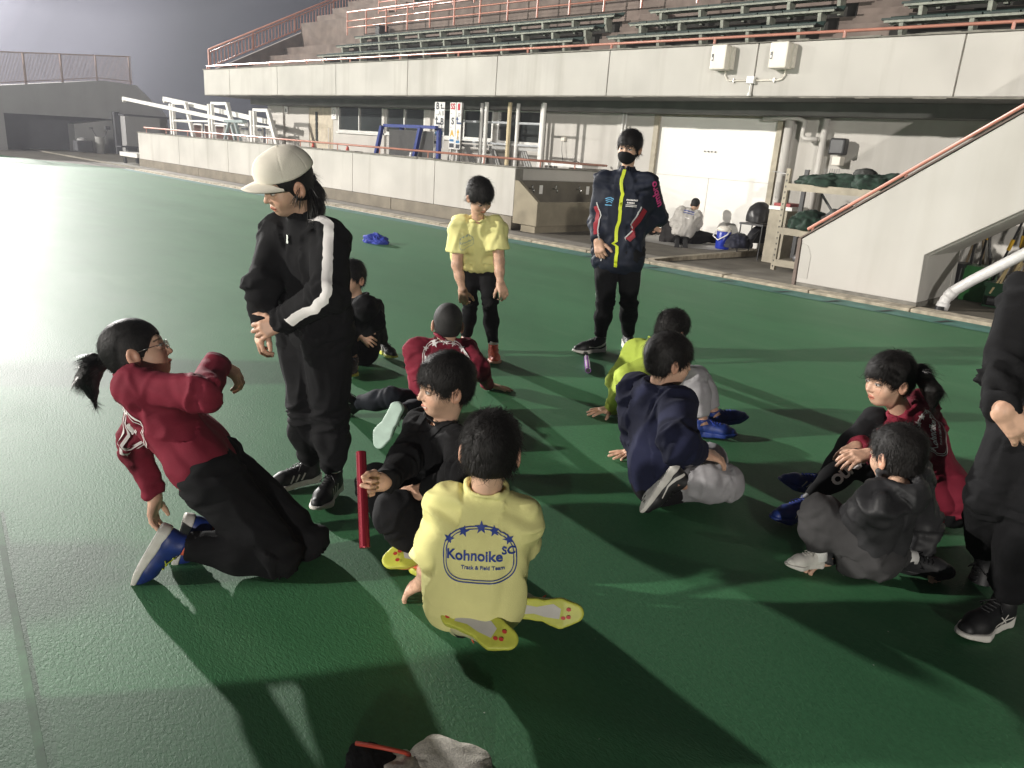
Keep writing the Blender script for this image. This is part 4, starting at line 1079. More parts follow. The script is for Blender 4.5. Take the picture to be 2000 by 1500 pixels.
def hair_field(style):
    E3 = np.eye(3)
    th = {'buzz': 0.004, 'short': 0.009, 'bowl': 0.012, 'tied': 0.007, 'cap': 0.006}[style]
    shell = [(ell((0, -0.014, 0.036), E3, (0.074 + th, 0.094 + th, 0.085 + th)), 0.01),
             (ell((0, -0.028, -0.015), E3, (0.066 + th * 0.8, 0.068 + th * 0.6, 0.060)), 0.02)]
    u = union(shell)
    def f(P):
        d = u(P)
        x, y, z = np.abs(P[:, 0]), P[:, 1], P[:, 2]
        if style == 'buzz':
            line = np.interp(y, [-0.12, -0.035, -0.005, 0.012, 0.045, 0.07], [-0.060, -0.050, 0.012, 0.0, 0.060, 0.075])
        elif style == 'tied':
            line = np.interp(y, [-0.12, -0.045, -0.015, 0.022, 0.046, 0.06, 0.10], [-0.055, -0.055, 0.004, -0.022, 0.010, 0.040, 0.046]) + 0.0035 * np.sin(P[:, 0] * 310 + 1.0) * (y > 0.03) + 0.003 * np.sin(P[:, 1] * 280)
        elif style == 'cap':
            line = np.interp(y, [-0.12, 0.0, 0.03, 0.06, 0.10], [-0.16, -0.10, -0.03, 0.04, 0.05])
        else:
            line = np.interp(y, [-0.12, -0.040, -0.012, 0.018, 0.040, 0.056, 0.10], [-0.066, -0.060, 0.010, -0.018, 0.006, 0.032, 0.030])
            line = line + 0.006 * np.sin(P[:, 0] * 260) * (y > 0.03)
        d = smax(d, (line - z) * 0.8, 0.006)
        return d
    return f

def strands(Pts, Nrm, flow, L, wid, rng, lift=0.004, segs=4, curl=0.25):
    """thin tapered ribbons of hair lying along the flow direction"""
    n = len(Pts); V = []; Fs = []
    t = np.linspace(0, 1, segs + 1)
    flow = flow - Nrm * (flow * Nrm).sum(1)[:, None]; flow /= (np.linalg.norm(flow, axis=1)[:, None] + 1e-9)
    side = np.cross(Nrm, flow)
    fly = rng.uniform(0, 1, n) < 0.05
    L = L * rng.uniform(0.6, 1.3, n) * np.where(fly, 1.5, 1.0); bend = rng.normal(0, curl, n); up = lift * rng.uniform(0.2, 1.4, n) * np.where(fly, 2.2, 1.0)
    rows = []
    for i, ti in enumerate(t):
        c = Pts - Nrm * 0.003 + flow * (L * ti)[:, None] + side * (bend * L * ti**2)[:, None] + Nrm * (up * np.sin(ti * 2.2) * 1.3 - L * 0.22 * ti**2)[:, None]
        w = wid * (1 - ti * 0.9) * 0.5
        rows.append((c - side * w, c + side * w))
    V = np.stack([np.stack([a, b], 1) for a, b in rows], 1).reshape(n, -1, 3)
    m = 2 * (segs + 1)
    base = (np.arange(n) * m)[:, None]
    F = []
    for i in range(segs):
        F.append(base + np.array([[2*i, 2*i+1, 2*i+3, 2*i+2]]))
    return V.reshape(-1, 3), np.concatenate(F)

# ---- shoes (unit geometry, shared) ----
def shoe_meshes():
    def d2(P):
        Q = P.copy(); Q[:, 2] = 0
        u = union([(caps((-0.040, 0, 0), (0.02, -0.003, 0), 0.034, 0.031), 0.01), (caps((0.02, -0.003, 0), (0.105, 0.003, 0), 0.031, 0.044), 0.02), (caps((0.105, 0.003, 0), (0.150, 0.000, 0), 0.044, 0.032), 0.02)])
        return u(Q)
    def sole(P):
        top = np.interp(P[:, 0], [-0.08, 0.0, 0.10, 0.19], [0.040, 0.034, 0.024, 0.026])
        bot = np.interp(P[:, 0], [-0.08, -0.05, 0.12, 0.19], [0.006, 0.0, 0.0, 0.014])
        wv = d2(P) + 0.0007 * np.sin(P[:, 0] * 160) * (P[:, 2] < 0.02)
        return smax(smax(wv, P[:, 2] - top, 0.006), bot - P[:, 2], 0.005)
    def upper(P):
        u = union([(caps((-0.034, 0, 0.045), (0.10, 0.002, 0.034), 0.033, 0.036), 0.01),
                   (caps((0.10, 0.002, 0.032), (0.146, 0, 0.026), 0.038, 0.027), 0.02),
                   (caps((-0.018, 0, 0.055), (-0.028, 0, 0.098), 0.034, 0.036), 0.02),
                   (caps((-0.01, 0, 0.075), (0.06, 0, 0.052), 0.024, 0.024), 0.02)])
        d = u(P)
        d = smax(d, -caps((-0.026, 0, 0.100), (-0.026, 0, 0.14), 0.027, 0.032)(P), 0.006)
        d = smax(d, P[:, 2] - 0.104 - P[:, 0] * 0.05, 0.005)
        d = smax(d, 0.020 - P[:, 2], 0.004)
        return d
    a = nets(upper, (-0.09, -0.06, 0), (0.20, 0.06, 0.13), 0.004)
    b = nets(sole, (-0.09, -0.06, -0.01), (0.20, 0.06, 0.06), 0.004)
    return a, b
SHOE_U, SHOE_S = shoe_meshes()
SHOE_BVH = BVHTree.FromPolygons([tuple(v) for v in SHOE_U[0]], [tuple(int(i) for i in f) for f in SHOE_U[1]])
def surf(bvh, p, off):
    loc, nrm, i, d = bvh.find_nearest(Vector(p))
    return np.array(loc + nrm * off)
def ribbon_mesh(bvh, pts, width, off=0.003, across=3, step=0.012, sidevec=None):
    """a band of cloth following the nearest surface along a path"""
    pts = [np.asarray(p, float) for p in pts]
    dens = []
    for a, b in zip(pts[:-1], pts[1:]):
        n = max(1, int(np.linalg.norm(b - a) / step))
        for i in range(n): dens.append(lerp(a, b, i / n))
    dens.append(pts[-1])
    V = []; F = []; rows = len(dens)
    for i, p in enumerate(dens):
        loc, nrm, _, _ = bvh.find_nearest(Vector(p)); loc = np.array(loc); nrm = np.array(nrm)
        d = unit(dens[min(i + 1, rows - 1)] - dens[max(i - 1, 0)])
        sd = unit(np.cross(nrm, d)) if sidevec is None else unit(sidevec)
        w = width(i / max(rows - 1, 1)) if callable(width) else width
        for j in range(across + 1):
            q = loc + sd * w * (j / across - 0.5)
            V.append(surf(bvh, q, off))
    m = across + 1
    for i in range(rows - 1):
        for j in range(across): F.append((i*m+j, i*m+j+1, (i+1)*m+j+1, (i+1)*m+j))
    return np.array(V), np.array(F)
def shoe_details():
    out = []
    lace = MB()
    for x in (0.030, 0.047, 0.064, 0.081):
        pts = [surf(SHOE_BVH, (x + 0.004 * (1 - abs(t)), 0.024 * t, 0.10), 0.0025) for t in (-1, -0.5, 0, 0.5, 1)]
        lace.tube(pts, 0.0030, 5)
    for sx in (-1, 1):
        lace.tube([surf(SHOE_BVH, (0.025, 0, 0.11), 0.004), np.array((0.03, sx*0.02, 0.088)), np.array((0.045, sx*0.036, 0.075)), np.array((0.035, sx*0.03, 0.068))], 0.0022, 5)
    out.append(lace)
    return lace
SHOE_LACE = shoe_details()
def shoe_stripes(n=3, w=0.007):
    V = []; F = []; o = 0
    for side in (-1, 1):
        for i in range(n):
            x = 0.020 + i * 0.024
            a, f = ribbon_mesh(SHOE_BVH, [(x + 0.012, side * 0.06, 0.030), (x - 0.004, side * 0.045, 0.066)], w, 0.0018, 2, 0.008)
            V.append(a); F.append(f + o); o += len(a)
    return np.concatenate(V), np.concatenate(F)
def shoe_swoosh():
    V = []; F = []; o = 0
    for side in (-1, 1):
        a, f = ribbon_mesh(SHOE_BVH, [(-0.055, side * 0.03, 0.070), (-0.01, side * 0.05, 0.045), (0.03, side * 0.06, 0.036), (0.08, side * 0.06, 0.052)], lambda t: 0.005 + 0.012 * math.sin(math.pi * min(1, t * 1.2 + .1)) * (1 - t), 0.0018, 2, 0.01)
        V.append(a); F.append(f + o); o += len(a)
    return np.concatenate(V), np.concatenate(F)
def shoe_cross():
    V = []; F = []; o = 0
    for side in (-1, 1):
        for pts in ([(0.010, side*.05, .030), (0.040, side*.05, .068)], [(0.040, side*.05, .030), (0.010, side*.05, .066)], [(-0.02, side*.05, .050), (0.075, side*.05, .040)]):
            a, f = ribbon_mesh(SHOE_BVH, pts, 0.004, 0.0018, 1, 0.01)
            V.append(a); F.append(f + o); o += len(a)
    return np.concatenate(V), np.concatenate(F)
SHOE_MARKS = {'stripes': shoe_stripes(), 'swoosh': shoe_swoosh(), 'cross': shoe_cross()}
SHOE_CACHE = {}
def make_shoe(person, ankle, Fd, Ud, k, mu, ms, ml, mark=None, mm=None, spots=None):
    F_ = unit(Fd); U_ = unit(np.asarray(Ud) - F_ * (np.asarray(Ud) @ F_)); L_ = np.cross(U_, F_)
    R = np.stack([F_, L_, U_], 1)
    org = np.asarray(person['org'])
    def place(name, V, F, m, parent):
        key = (name, m.name)
        me = SHOE_CACHE.get(key)
        if me is None:
            tmp = np_mesh(name, V, F, m); me = tmp.data; bpy.data.objects.remove(tmp); SHOE_CACHE[key] = me
        o = bpy.data.objects.new(name, me); COL.objects.link(o)
        return o
    off = np.array((-0.020, 0, 0.088))
    pos = np.asarray(ankle) - R @ off * k - org
    up = place('shoe', *SHOE_U, mu, None); up.parent = person
    Mx = Matrix.Identity(4)
    for i in range(3):
        for j in range(3): Mx[i][j] = float(R[i, j]) * k
        Mx[i][3] = float(pos[i])
    up.matrix_basis = Mx
    so = place('sole', *SHOE_S, ms, None); so.parent = up
    ln = 'laces'
    key = (ln, ml.name)
    if key not in SHOE_CACHE:
        t = SHOE_LACE.build(ln, ml, smooth=True); SHOE_CACHE[key] = t.data; bpy.data.objects.remove(t)
    lo = bpy.data.objects.new(ln, SHOE_CACHE[key]); COL.objects.link(lo); lo.parent = up
    if mark:
        mo = place('marking_' + mark, *SHOE_MARKS[mark], mm, None); mo.name = 'side_marking'; mo.parent = up
    if spots:
        b = MB()
        for sx, sy in ((0.135, 0.012), (0.135, -0.012), (0.118, 0.016), (-0.045, 0.012), (-0.045, -0.010)):
            b.add([(sx + 0.008*math.cos(a*math.pi/4), sy + 0.006*math.sin(a*math.pi/4), -0.0015) for a in range(8)][::-1], [tuple(range(8))])
        kp = ('sole_patch', ms.name)
        if kp not in SHOE_CACHE:
            pm = MB(); pm.add([(x_, y_, -0.0008) for x_, y_ in ((-0.02, -0.016), (0.03, -0.012), (0.085, -0.026), (0.11, -0.012), (0.105, 0.02), (0.06, 0.018), (0.02, 0.010), (-0.02, 0.016))][::-1], [tuple(range(8))])
            t = pm.build('sole_patch', mat('sole_patch_grey', (0.50, 0.48, 0.44), 0.5)); SHOE_CACHE[kp] = t.data; bpy.data.objects.remove(t)
        pp_ = bpy.data.objects.new('sole_patch', SHOE_CACHE[kp]); COL.objects.link(pp_); pp_.parent = up
        key = ('sole_dots', spots.name)
        if key not in SHOE_CACHE:
            t = b.build('sole_dots', spots); SHOE_CACHE[key] = t.data; bpy.data.objects.remove(t)
        d = bpy.data.objects.new('sole_dots', SHOE_CACHE[key]); COL.objects.link(d); d.parent = up; d['kind'] = 'stuff'
    return up

# ---- flat print projected on cloth ----
def fine(V2, F2, maxlen=0.012):
    bm = bmesh.new()
    vs = [bm.verts.new((x, y, 0)) for x, y in V2]
    for f in F2:
        try: bm.faces.new([vs[i] for i in f])
        except ValueError: pass
    bmesh.ops.triangulate(bm, faces=bm.faces[:])
    for _ in range(5):
        ed = [e_ for e_ in bm.edges if e_.calc_length() > maxlen]
        if not ed: break
        bmesh.ops.subdivide_edges(bm, edges=ed, cuts=1)
        bmesh.ops.triangulate(bm, faces=bm.faces[:])
    bm.verts.index_update()
    V = np.array([tuple(v.co)[:2] for v in bm.verts]); F = np.array([[v.index for v in f.verts] for f in bm.faces])
    bm.free(); return V, F
def project(V, bvh, o, right, up, nrm, off=0.0025):
    out = []
    for x, y in V:
        p = o + right * x + up * y + nrm * 0.25
        hit, n, i, d = bvh.ray_cast(Vector(p), Vector(-nrm), 0.6)
        if hit is None: hit, n, i, d = bvh.find_nearest(Vector(o + right * x + up * y))
        out.append(np.array(hit + n * off))
    return np.array(out)
def star(cx, cy, r, rot=0.0):
    pts = [(cx + (r if i % 2 == 0 else r * 0.42) * math.sin(i * math.pi / 5 + rot), cy + (r if i % 2 == 0 else r * 0.42) * math.cos(i * math.pi / 5 + rot)) for i in range(10)]
    return [(cx, cy)] + pts, [(0, 1 + i, 1 + (i + 1) % 10) for i in range(10)]
def oval(w, h, n=48):      # running-track outline
    pts = []
    for i in range(n):
        a = 2 * math.pi * i / n
        ca, sa = math.cos(a), math.sin(a); e = 0.62
        pts.append((w / 2 * math.copysign(abs(ca)**e, ca), h / 2 * math.copysign(abs(sa)**e, sa)))
    return pts
def club_logo():
    V = []; F = []
    def add(v, f):
        o = len(V); V.extend(v); F.extend([tuple(i + o for i in q) for q in f])
    for w, h, t in ((0.240, 0.165, 0.0035), (0.222, 0.147, 0.0028)):
        A = oval(w, h); B = oval(w - 2 * t, h - 2 * t); n = len(A)
        A = [(x, y + 0.022 * (1 - (x / 0.12)**2) * (y > 0)) for x, y in A]; B = [(x, y + 0.022 * (1 - (x / 0.12)**2) * (y > 0)) for x, y in B]
        add(A + B, [(i, (i + 1) % n, n + (i + 1) % n, n + i) for i in range(n)])
    for i, (x, y, r) in enumerate(((-0.100, 0.062, 0.018), (-0.052, 0.086, 0.019), (0.004, 0.098, 0.023), (0.048, 0.090, 0.019), (0.095, 0.066, 0.018))):
        add(*star(x, y, r, -x * 3))
    for s, size, x, y, bold in (('Kohnoike', 0.047, -0.016, 0.008, 0.0012), ('SC', 0.036, 0.094, 0.028, 0.0010), ('Track & Field Team', 0.0175, 0.012, -0.030, 0.0004)):
        v, f = text_mesh(s, size, 1.0, bold); add([(a + x, b + y) for a, b in v], f)
    return fine(V, F)
LOGO = club_logo()
def put_print(name, shape, cloth, bvh, o, right, up, nrm, m, scale=1.0, off=0.003):
    V, F = shape
    W = project(V * scale, bvh, o, right, up, nrm, off)
    ob = np_mesh(name, W, F, m, cloth, cloth['org'], smooth=False)
    return ob
# ------------------------------------------------------------------ person builder
def cloth_mat(name, col, rough=0.85, noise=0.10, sheen=0.0, bump=0.0008, bscale=260):
    return mat(name, col, rough, noise, 14.0, bump, bscale, sheen=sheen, spec=0.22)
m_skin = mat('skin', (0.5, 0.3, 0.2), 0.48, 0.06, 22.0, 0.0003, 200, spec=0.4, attr='Col')
m_hair = mat('black_hair', (0.011, 0.0095, 0.0085), 0.33, 0.6, 80.0, spec=0.55)
m_shell = mat('hair_base', (0.0085, 0.0072, 0.0066), 0.55, 0.5, 90.0, 0.0012, 320, spec=0.30)
m_hair2 = mat('cropped_hair', (0.007, 0.006, 0.0055), 0.75, 0.35, 60.0, 0.001, 500)
SKIN = (0.56, 0.355, 0.250)

def build_person(P):
    J = {k: np.array(v, float) for k, v in P['J'].items()}
    S = P['s']; res = P.get('res', 1.0)
    org = np.array([J['pel'][0], J['pel'][1], 0.0])
    up = unit(J['neck'] - J['pel'])
    latS = unit(J['sR'] - J['sL']); latH = unit(J['hR'] - J['hL'])
    frS = unit(np.cross(up, latS)); frH = unit(np.cross(up, latH))
    fr = unit(frS + frH)
    HF = unit(P['headF']); HU = unit(np.array(P['headU']) - HF * (np.array(P['headU']) @ HF)); HR = np.cross(HF, HU)
    HM = np.stack([HR, HF, HU], 1); hs = P.get('hs', 1.0) * 1.0
    hc = J['head']
    skin = P.get('skin', SKIN)
    # --- body: head and neck, hands with forearms, torso and legs in one mesh
    Vs = []; Fs = []; Cs = []; o = 0
    def push(V, F, C):
        nonlocal o
        Vs.append(V); Fs.append(F + o); Cs.append(C); o += len(V)
    neck_in = J['neck'] - up * 0.06 * S
    nb = hc + HM @ np.array((0, -0.022, -0.060)) * hs
    def headneck(X):
        L = (X - hc) @ HM / hs
        d = HEADF(L) * hs
        return smin(d, caps(nb, neck_in, 0.046 * hs, 0.038 * hs)(X), 0.025 * hs)
    lo, hi = bbox([hc + HM @ np.array(q) * hs * 0.125 for q in ((1,0,0),(-1,0,0),(0,1,0),(0,-1,0),(0,0,1),(0,0,-1))] + [neck_in - 0.05, neck_in + 0.05], 0.01)
    V, F = nets(headneck, lo, hi, 0.0028 * res)
    L = (V - hc) @ HM / hs
    C = face_colors(L, skin, P.get('mouth', 'closed'), P.get('eyes', 'open'))
    below = (L[:, 2] < -0.10); C[below] = skin
    push(V, F, C)
    for sd in 'LR':
        if P.get('nohand' + sd): continue
        h = P['hand' + sd]
        pr, ext = hand_prims(J['w' + sd], h['F'], h['N'], sd, S * 0.93 * h.get('k', 1.0), **h.get('a', {}))
        e, w = J['e' + sd], J['w' + sd]
        start = e if P.get('bare') else lerp(e, w, 0.80)
        r0 = (0.036, 0.031, 0.033) if P.get('bare') else (0.020, 0.020, 0.021)
        pr.append((caps(start, lerp(start, w, 0.5), r0[0] * S, r0[1] * S), 0.02))
        pr.append((caps(lerp(start, w, 0.45), w, r0[2] * S, 0.0215 * S), 0.02))
        if P.get('bare'): pr.append((caps(lerp(J['s' + sd], e, 0.4), e, 0.042 * S, 0.037 * S), 0.02))
        lo, hi = bbox(ext + [start] + ([lerp(J['s'+sd], e, 0.4)] if P.get('bare') else []), 0.05)
        V, F = nets(union(pr), lo, hi, 0.0032 * res)
        C = np.tile(np.array(skin), (len(V), 1))
        dk = np.clip(1 - fbm(V, 80, 3, 2) * 0.5, 0.85, 1.1)[:, None]; C = C * dk * np.array((1.0, 0.96, 0.95))
        push(V, F, C)
    bp_ = [(caps(neck_in, J['pel'], 0.07 * S, 0.085 * S, fr, 0.7), 0.02)]
    for sd in 'LR':
        bp_ += [(caps(neck_in, J['s' + sd], 0.04 * S, 0.035 * S), 0.03), (caps(J['s' + sd], J['e' + sd], 0.033 * S, 0.028 * S), 0.02), (caps(J['e' + sd], J['w' + sd], 0.026 * S, 0.018 * S), 0.02),
                (caps(J['h' + sd], J['k' + sd], 0.06 * S, 0.04 * S), 0.03), (caps(J['k' + sd], J['a' + sd], 0.038 * S, 0.026 * S), 0.02)]
    lo, hi = bbox([v for k, v in J.items() if k != 'head'], 0.1)
    V, F = nets(union(bp_), lo, hi, 0.016)
    push(V, F, np.tile(np.array(P.get('under', skin)), (len(V), 1)))
    body = np_mesh('person', np.concatenate(Vs), np.concatenate(Fs), m_skin, None, org, True, np.concatenate(Cs))
    tag(body, P['label'], 'person', P.get('group'))
    # --- upper garment
    T = P['top']; off = T.get('off', 0.014); wd = T.get('w', 1.0) * S
    chest = lerp(J['pel'], J['neck'], 0.66); sC = (J['sL'] + J['sR']) / 2
    hipC = (J['hL'] + J['hR']) / 2
    belly = T.get('hem', 0.0)
    hemp = J['pel'] + up * 0.03 * S - up * belly * S
    bulge = fr * T.get('bulge', 0.0)
    pr = []
    halfS = np.linalg.norm(J['sR'] - J['sL']) / 2
    cl = latS * max(halfS - 0.075 * S, 0.02)
    wl = unit(latS + latH) * 0.045 * wd; hl = latH * 0.055 * wd
    r_ch, r_w, r_h = 0.098 * wd + off, 0.088 * wd + off, 0.096 * wd + off * T.get('flare', 1.2)
    nS = frS
    pr.append((caps(chest - cl, chest + cl, r_ch, r_ch, nS, 0.78), 0.04))
    waist = lerp(J['pel'], J['neck'], 0.33) + bulge
    pr.append((caps(waist - wl, waist + wl, r_w, r_w, fr, 0.80), 0.06))
    pr.append((caps(lerp(waist, chest, 0.5) - wl, lerp(waist, chest, 0.5) + wl, (r_w + r_ch) / 2, (r_w + r_ch) / 2, fr, 0.8), 0.06))
    pr.append((caps(hemp - hl, hemp + hl, r_h, r_h, frH, 0.84), 0.06))
    pr.append((caps(lerp(waist, hemp, 0.5) - hl, lerp(waist, hemp, 0.5) + hl, r_h * 0.98, r_h * 0.98, frH, 0.84), 0.05))
    for sd in 'LR':
        pr.append((caps(J['neck'] - up * 0.035 * S, J['s' + sd], 0.036 * S + off, 0.040 * S + off * 0.9), 0.045 * S))
    torso = union(pr)
    cutp = hemp - up * (r_h * 0.72)
    def field(X):
        d = torso(X)
        d = smax(d, (X - cutp) @ (-up), 0.012)
        for sd in 'LR':
            s, e, w = J['s' + sd], J['e' + sd], J['w' + sd]
            k = T.get('sl', 1.0)
            if T['sleeve'] == 'long':
                wr = lerp(w, e, T.get('pull' + sd, 0.02))
                a = caps(s, e, (0.044 * S + off * 0.9) * k, (0.040 * S + off) * k)(X)
                b_ = caps(e, wr, (0.040 * S + off) * k, (0.027 * S + off * 0.7) * k)(X)
                b_ = smax(b_, (X - wr) @ unit(wr - e) - 0.006, 0.006)
                if T.get('cuff'):
                    b_ = smax(b_, 0.0022 - np.abs(np.abs((X - wr) @ unit(wr - e) + 0.035) - 0.001), 0.004) if False else b_
                am = smin(a, b_, 0.02)
            else:
                en = lerp(s, e, T.get('slen', 0.72))
                am = caps(s, en, (0.044 * S + off * 0.9) * k, (0.060 * S + off) * k)(X)
                am = smax(am, (X - en) @ unit(e - s), 0.006)
            d = smin(d, am, 0.035 * S)
        if T.get('collar') == 'stand':
            d = smin(d, caps(J['neck'] - up * 0.01, J['neck'] + unit(nb - J['neck']) * 0.030 * S, 0.062 * hs, 0.060 * hs)(X), 0.014)
            d = smax(d, -caps(J['neck'] + unit(nb - J['neck']) * 0.004, J['neck'] + unit(nb - J['neck']) * 0.12, 0.050 * hs, 0.056 * hs)(X), 0.004)
            d = smax(d, (X - J['neck']) @ unit(nb - J['neck']) - 0.048 * S, 0.004)
        elif T.get('collar') == 'hood':
            hp = J['neck'] - frS * 0.055 * S - up * 0.005
            d = smin(d, ell(hp - up * 0.03 * S, np.stack([latS, frS, up], 1), (0.095 * S, 0.055 * S, 0.065 * S))(X), 0.025)
            d = smin(d, ring(J['neck'] + up * 0.0, unit(up + frS * 0.25), 0.070 * hs, 0.019 * hs)(X), 0.012)
            d = smax(d, -caps(J['neck'] + up * 0.012, J['neck'] + up * 0.12, 0.052 * hs, 0.07 * hs)(X), 0.01)
        else:
            nn = unit(unit(nb - J['neck']) * 0.7 + up * 0.3)
            d = smin(d, ring(J['neck'] + nn * 0.016, nn, 0.058 * hs, 0.0095 * hs)(X), 0.005)
            d = smax(d, -caps(J['neck'] + nn * 0.024, J['neck'] + nn * 0.10, 0.050 * hs, 0.052 * hs)(X), 0.004)
        return d
    ar = ['sL', 'sR', 'eL', 'eR', 'neck', 'pel'] + (['wL', 'wR'] if T['sleeve'] == 'long' else [])
    lo, hi = bbox([J[k] for k in ar] + [hemp], 0.17 * S + off)
    V, F = nets(field, lo, hi, P.get('res', 1.0) * 0.0075)
    N = normals(V, F)
    segs = [(J['pel'], chest), (chest, J['neck'])] + [(J['s' + s_], J['e' + s_]) for s_ in 'LR'] + [(J['e' + s_], J['w' + s_]) for s_ in 'LR']
    V = folds(V, N, segs, T.get('fold', 0.007), P['seed'], soft=2)
    top = np_mesh(T['name'], V, F, T['mat'], body, org)
    top['org'] = tuple(org)
    tb = BVHTree.FromPolygons([tuple(v) for v in V], [tuple(int(i) for i in f) for f in F])
    # --- trousers
    B = P['bottom']; bo = B.get('off', 0.010); bw = B.get('w', 1.0) * S
    pr = [(caps(J['hL'] + up * 0.02 * S, J['hR'] + up * 0.02 * S, 0.088 * S + bo, 0.088 * S + bo, frH, 0.9), 0.04),
          (caps(J['pel'] + up * 0.08 * S - latH * 0.03, J['pel'] + up * 0.08 * S + latH * 0.03, 0.080 * S + bo, 0.080 * S + bo, frH, 0.85), 0.05)]
    legs = []
    for sd in 'LR':
        h, k, a = J['h' + sd], J['k' + sd], J['a' + sd]
        a2 = lerp(a, k, B.get('short' + sd, 0.10))
        l1 = caps(h, k, 0.078 * bw + bo, 0.052 * bw + bo); l2 = caps(k, lerp(k, a2, 0.45), 0.051 * bw + bo, 0.050 * bw + bo)
        l3 = caps(lerp(k, a2, 0.45), a2, 0.050 * bw + bo, B.get('ank', 0.034) * S + bo * 0.7)
        dn = unit(a2 - k)
        legs.append((l1, l2, l3, a2, dn))
    hipf = union(pr)
    def pf(X):
        d = hipf(X)
        for l1, l2, l3, a2, dn in legs:
            q = smax(smin(l2(X), l3(X), 0.03), (X - a2) @ dn - 0.008, 0.006)
            q = smin(l1(X), q, 0.02)
            d = smin(d, q, 0.028)
        if P.get('ground', True): d = smax(d, (0.004 if P.get('gz') is None else P['gz']) - X[:, 2], 0.01)
        return d
    lo, hi = bbox([J[k] for k in ('hL','hR','kL','kR','aL','aR','pel')], 0.15 * S)
    V, F = nets(pf, lo, hi, P.get('res', 1.0) * 0.0075)
    N = normals(V, F)
    segs = [(J['h' + s_], J['k' + s_]) for s_ in 'LR'] + [(J['k' + s_], J['a' + s_]) for s_ in 'LR'] + [(J['hL'], J['hR'])]
    V = folds(V, N, segs, B.get('fold', 0.007), P['seed'] + 20)
    trs = np_mesh(B.get('name', 'trousers'), V, F, B['mat'], body, org)
    pb = BVHTree.FromPolygons([tuple(v) for v in V], [tuple(int(i) for i in f) for f in F])
    # --- shoes
    Q = P['shoe']
    for sd in 'LR':
        if P.get('noshoe' + sd): continue
        Q = P.get('shoe' + sd, P['shoe'])
        f = P['foot' + sd]
        make_shoe(body, J['a' + sd], f['F'], f['U'], S * Q.get('k', 0.98), Q['upper'], Q['sole'], Q['lace'], Q.get('mark'), Q.get('mm'), Q.get('dots'))
        # sock / ankle
        b = MB(); a = J['a' + sd]; kdir = unit(J['k' + sd] - a)
        b.tube([a - kdir * 0.03 * S, a + kdir * 0.07 * S], 0.031 * S, 12); b.build('sock', P.get('sock', m_white), body, smooth=True)
    # --- hair
    st = P.get('hair', 'short')
    rng = np.random.default_rng(P['seed'])
    if st:
        hf = hair_field(st)
        V, F = nets(lambda X: hf(X), (-0.115, -0.135, -0.12), (0.115, 0.125, 0.155), 0.0042 * res)
        N = normals(V, F)
        crown = np.array((0.0, -0.045, 0.115))
        R_ = V - crown; ang = np.arctan2(R_[:, 0], R_[:, 1])
        amp = {'buzz': 0.0006, 'short': 0.0035, 'bowl': 0.0035, 'tied': 0.0015, 'cap': 0.002}[st]
        V = V + N * (fbm(V, 34, P['seed'], 2) * 0.8 + np.sin(ang * 60 + 5 * fbm(V, 30, 3, 2)) * 0.25)[:, None] * amp * 0.7
        W = (V * hs) @ HM.T + hc
        hm = m_hair2 if st == 'buzz' else m_shell
        hair = np_mesh('hair', W, F, hm, body, org)
        if st != 'buzz' or True:
            n = {'buzz': 700, 'short': 6500, 'bowl': 6500, 'tied': 4500, 'cap': 800}[st]
            n = int(n / max(res, 1)**0.7)
            ids = rng.choice(len(V), n)
            Pt = V[ids]; Nn = N[ids]
            keep = (Nn[:, 2] > -0.55); Pt = Pt[keep]; Nn = Nn[keep]
            fl = Pt - crown; fl[:, 2] -= 0.03
            if st == 'tied': fl = np.array((0, -0.13, 0.00)) - Pt
            fl = fl + rng.normal(0, 0.012, fl.shape) + np.stack([fbm(Pt, 26, P['seed'] + q_, 2) for q_ in range(3)], 1) * (0.035 if st in ('short', 'bowl') else 0.008)
            lift = {'buzz': 0.0, 'short': 0.009, 'bowl': 0.007, 'tied': 0.003, 'cap': 0.002}[st]
            L0 = {'buzz': 0.006, 'short': 0.034, 'bowl': 0.040, 'tied': 0.040, 'cap': 0.03}[st]
            if st in ('short', 'bowl'):        # locks: strands gather towards shared directions
                cen = Pt[rng.choice(len(Pt), 90)]; cd = rng.normal(0, 0.030, (90, 3))
                wh = ((Pt[:, None, :] - cen[None]) ** 2).sum(2).argmin(1)
                fl = fl + cd[wh] + (cen[wh] - Pt) * 0.9
            SV, SF = strands(Pt, Nn, fl, L0, (0.0018 if st != 'buzz' else 0.0013) * max(res, 1), rng, lift)
            np_mesh('hair_strands', (SV * hs) @ HM.T + hc, SF, hm, hair, org)
            hair['org'] = tuple(org)
        if 'tail' in P:
            pts = [np.array(q, float) for q in P['tail']]
            prs = []
            rad = P.get('tailr', (0.016, 0.034, 0.036, 0.016))
            for i in range(len(pts) - 1): prs.append((caps(pts[i], pts[i + 1], rad[i], rad[i + 1]), 0.02))
            lo, hi = bbox(pts, 0.06)
            V, F = nets(union(prs), lo, hi, 0.006); N = normals(V, F)
            V = V + N * (fbm(V, 90, 5, 2) * 0.004)[:, None]
            tl = np_mesh('ponytail', V, F, m_shell, body, org)
            n = 2200; u = rng.uniform(0, 1, n)
            ax = [unit(b_ - a_) for a_, b_ in zip(pts[:-1], pts[1:])]
            ids = rng.choice(len(V), n); Pt = V[ids]; Nn = N[ids]
            D = np.stack([np.linalg.norm(Pt - (a_ + b_) / 2, axis=1) for a_, b_ in zip(pts[:-1], pts[1:])], 1).argmin(1)
            fl = np.array(ax)[D] + rng.normal(0, 0.05, (n, 3))
            SV, SF = strands(Pt, Nn, fl, 0.055, 0.0018, rng, 0.002, 4, 0.08)
            np_mesh('tail_strands', SV, SF, m_hair, tl, org); 
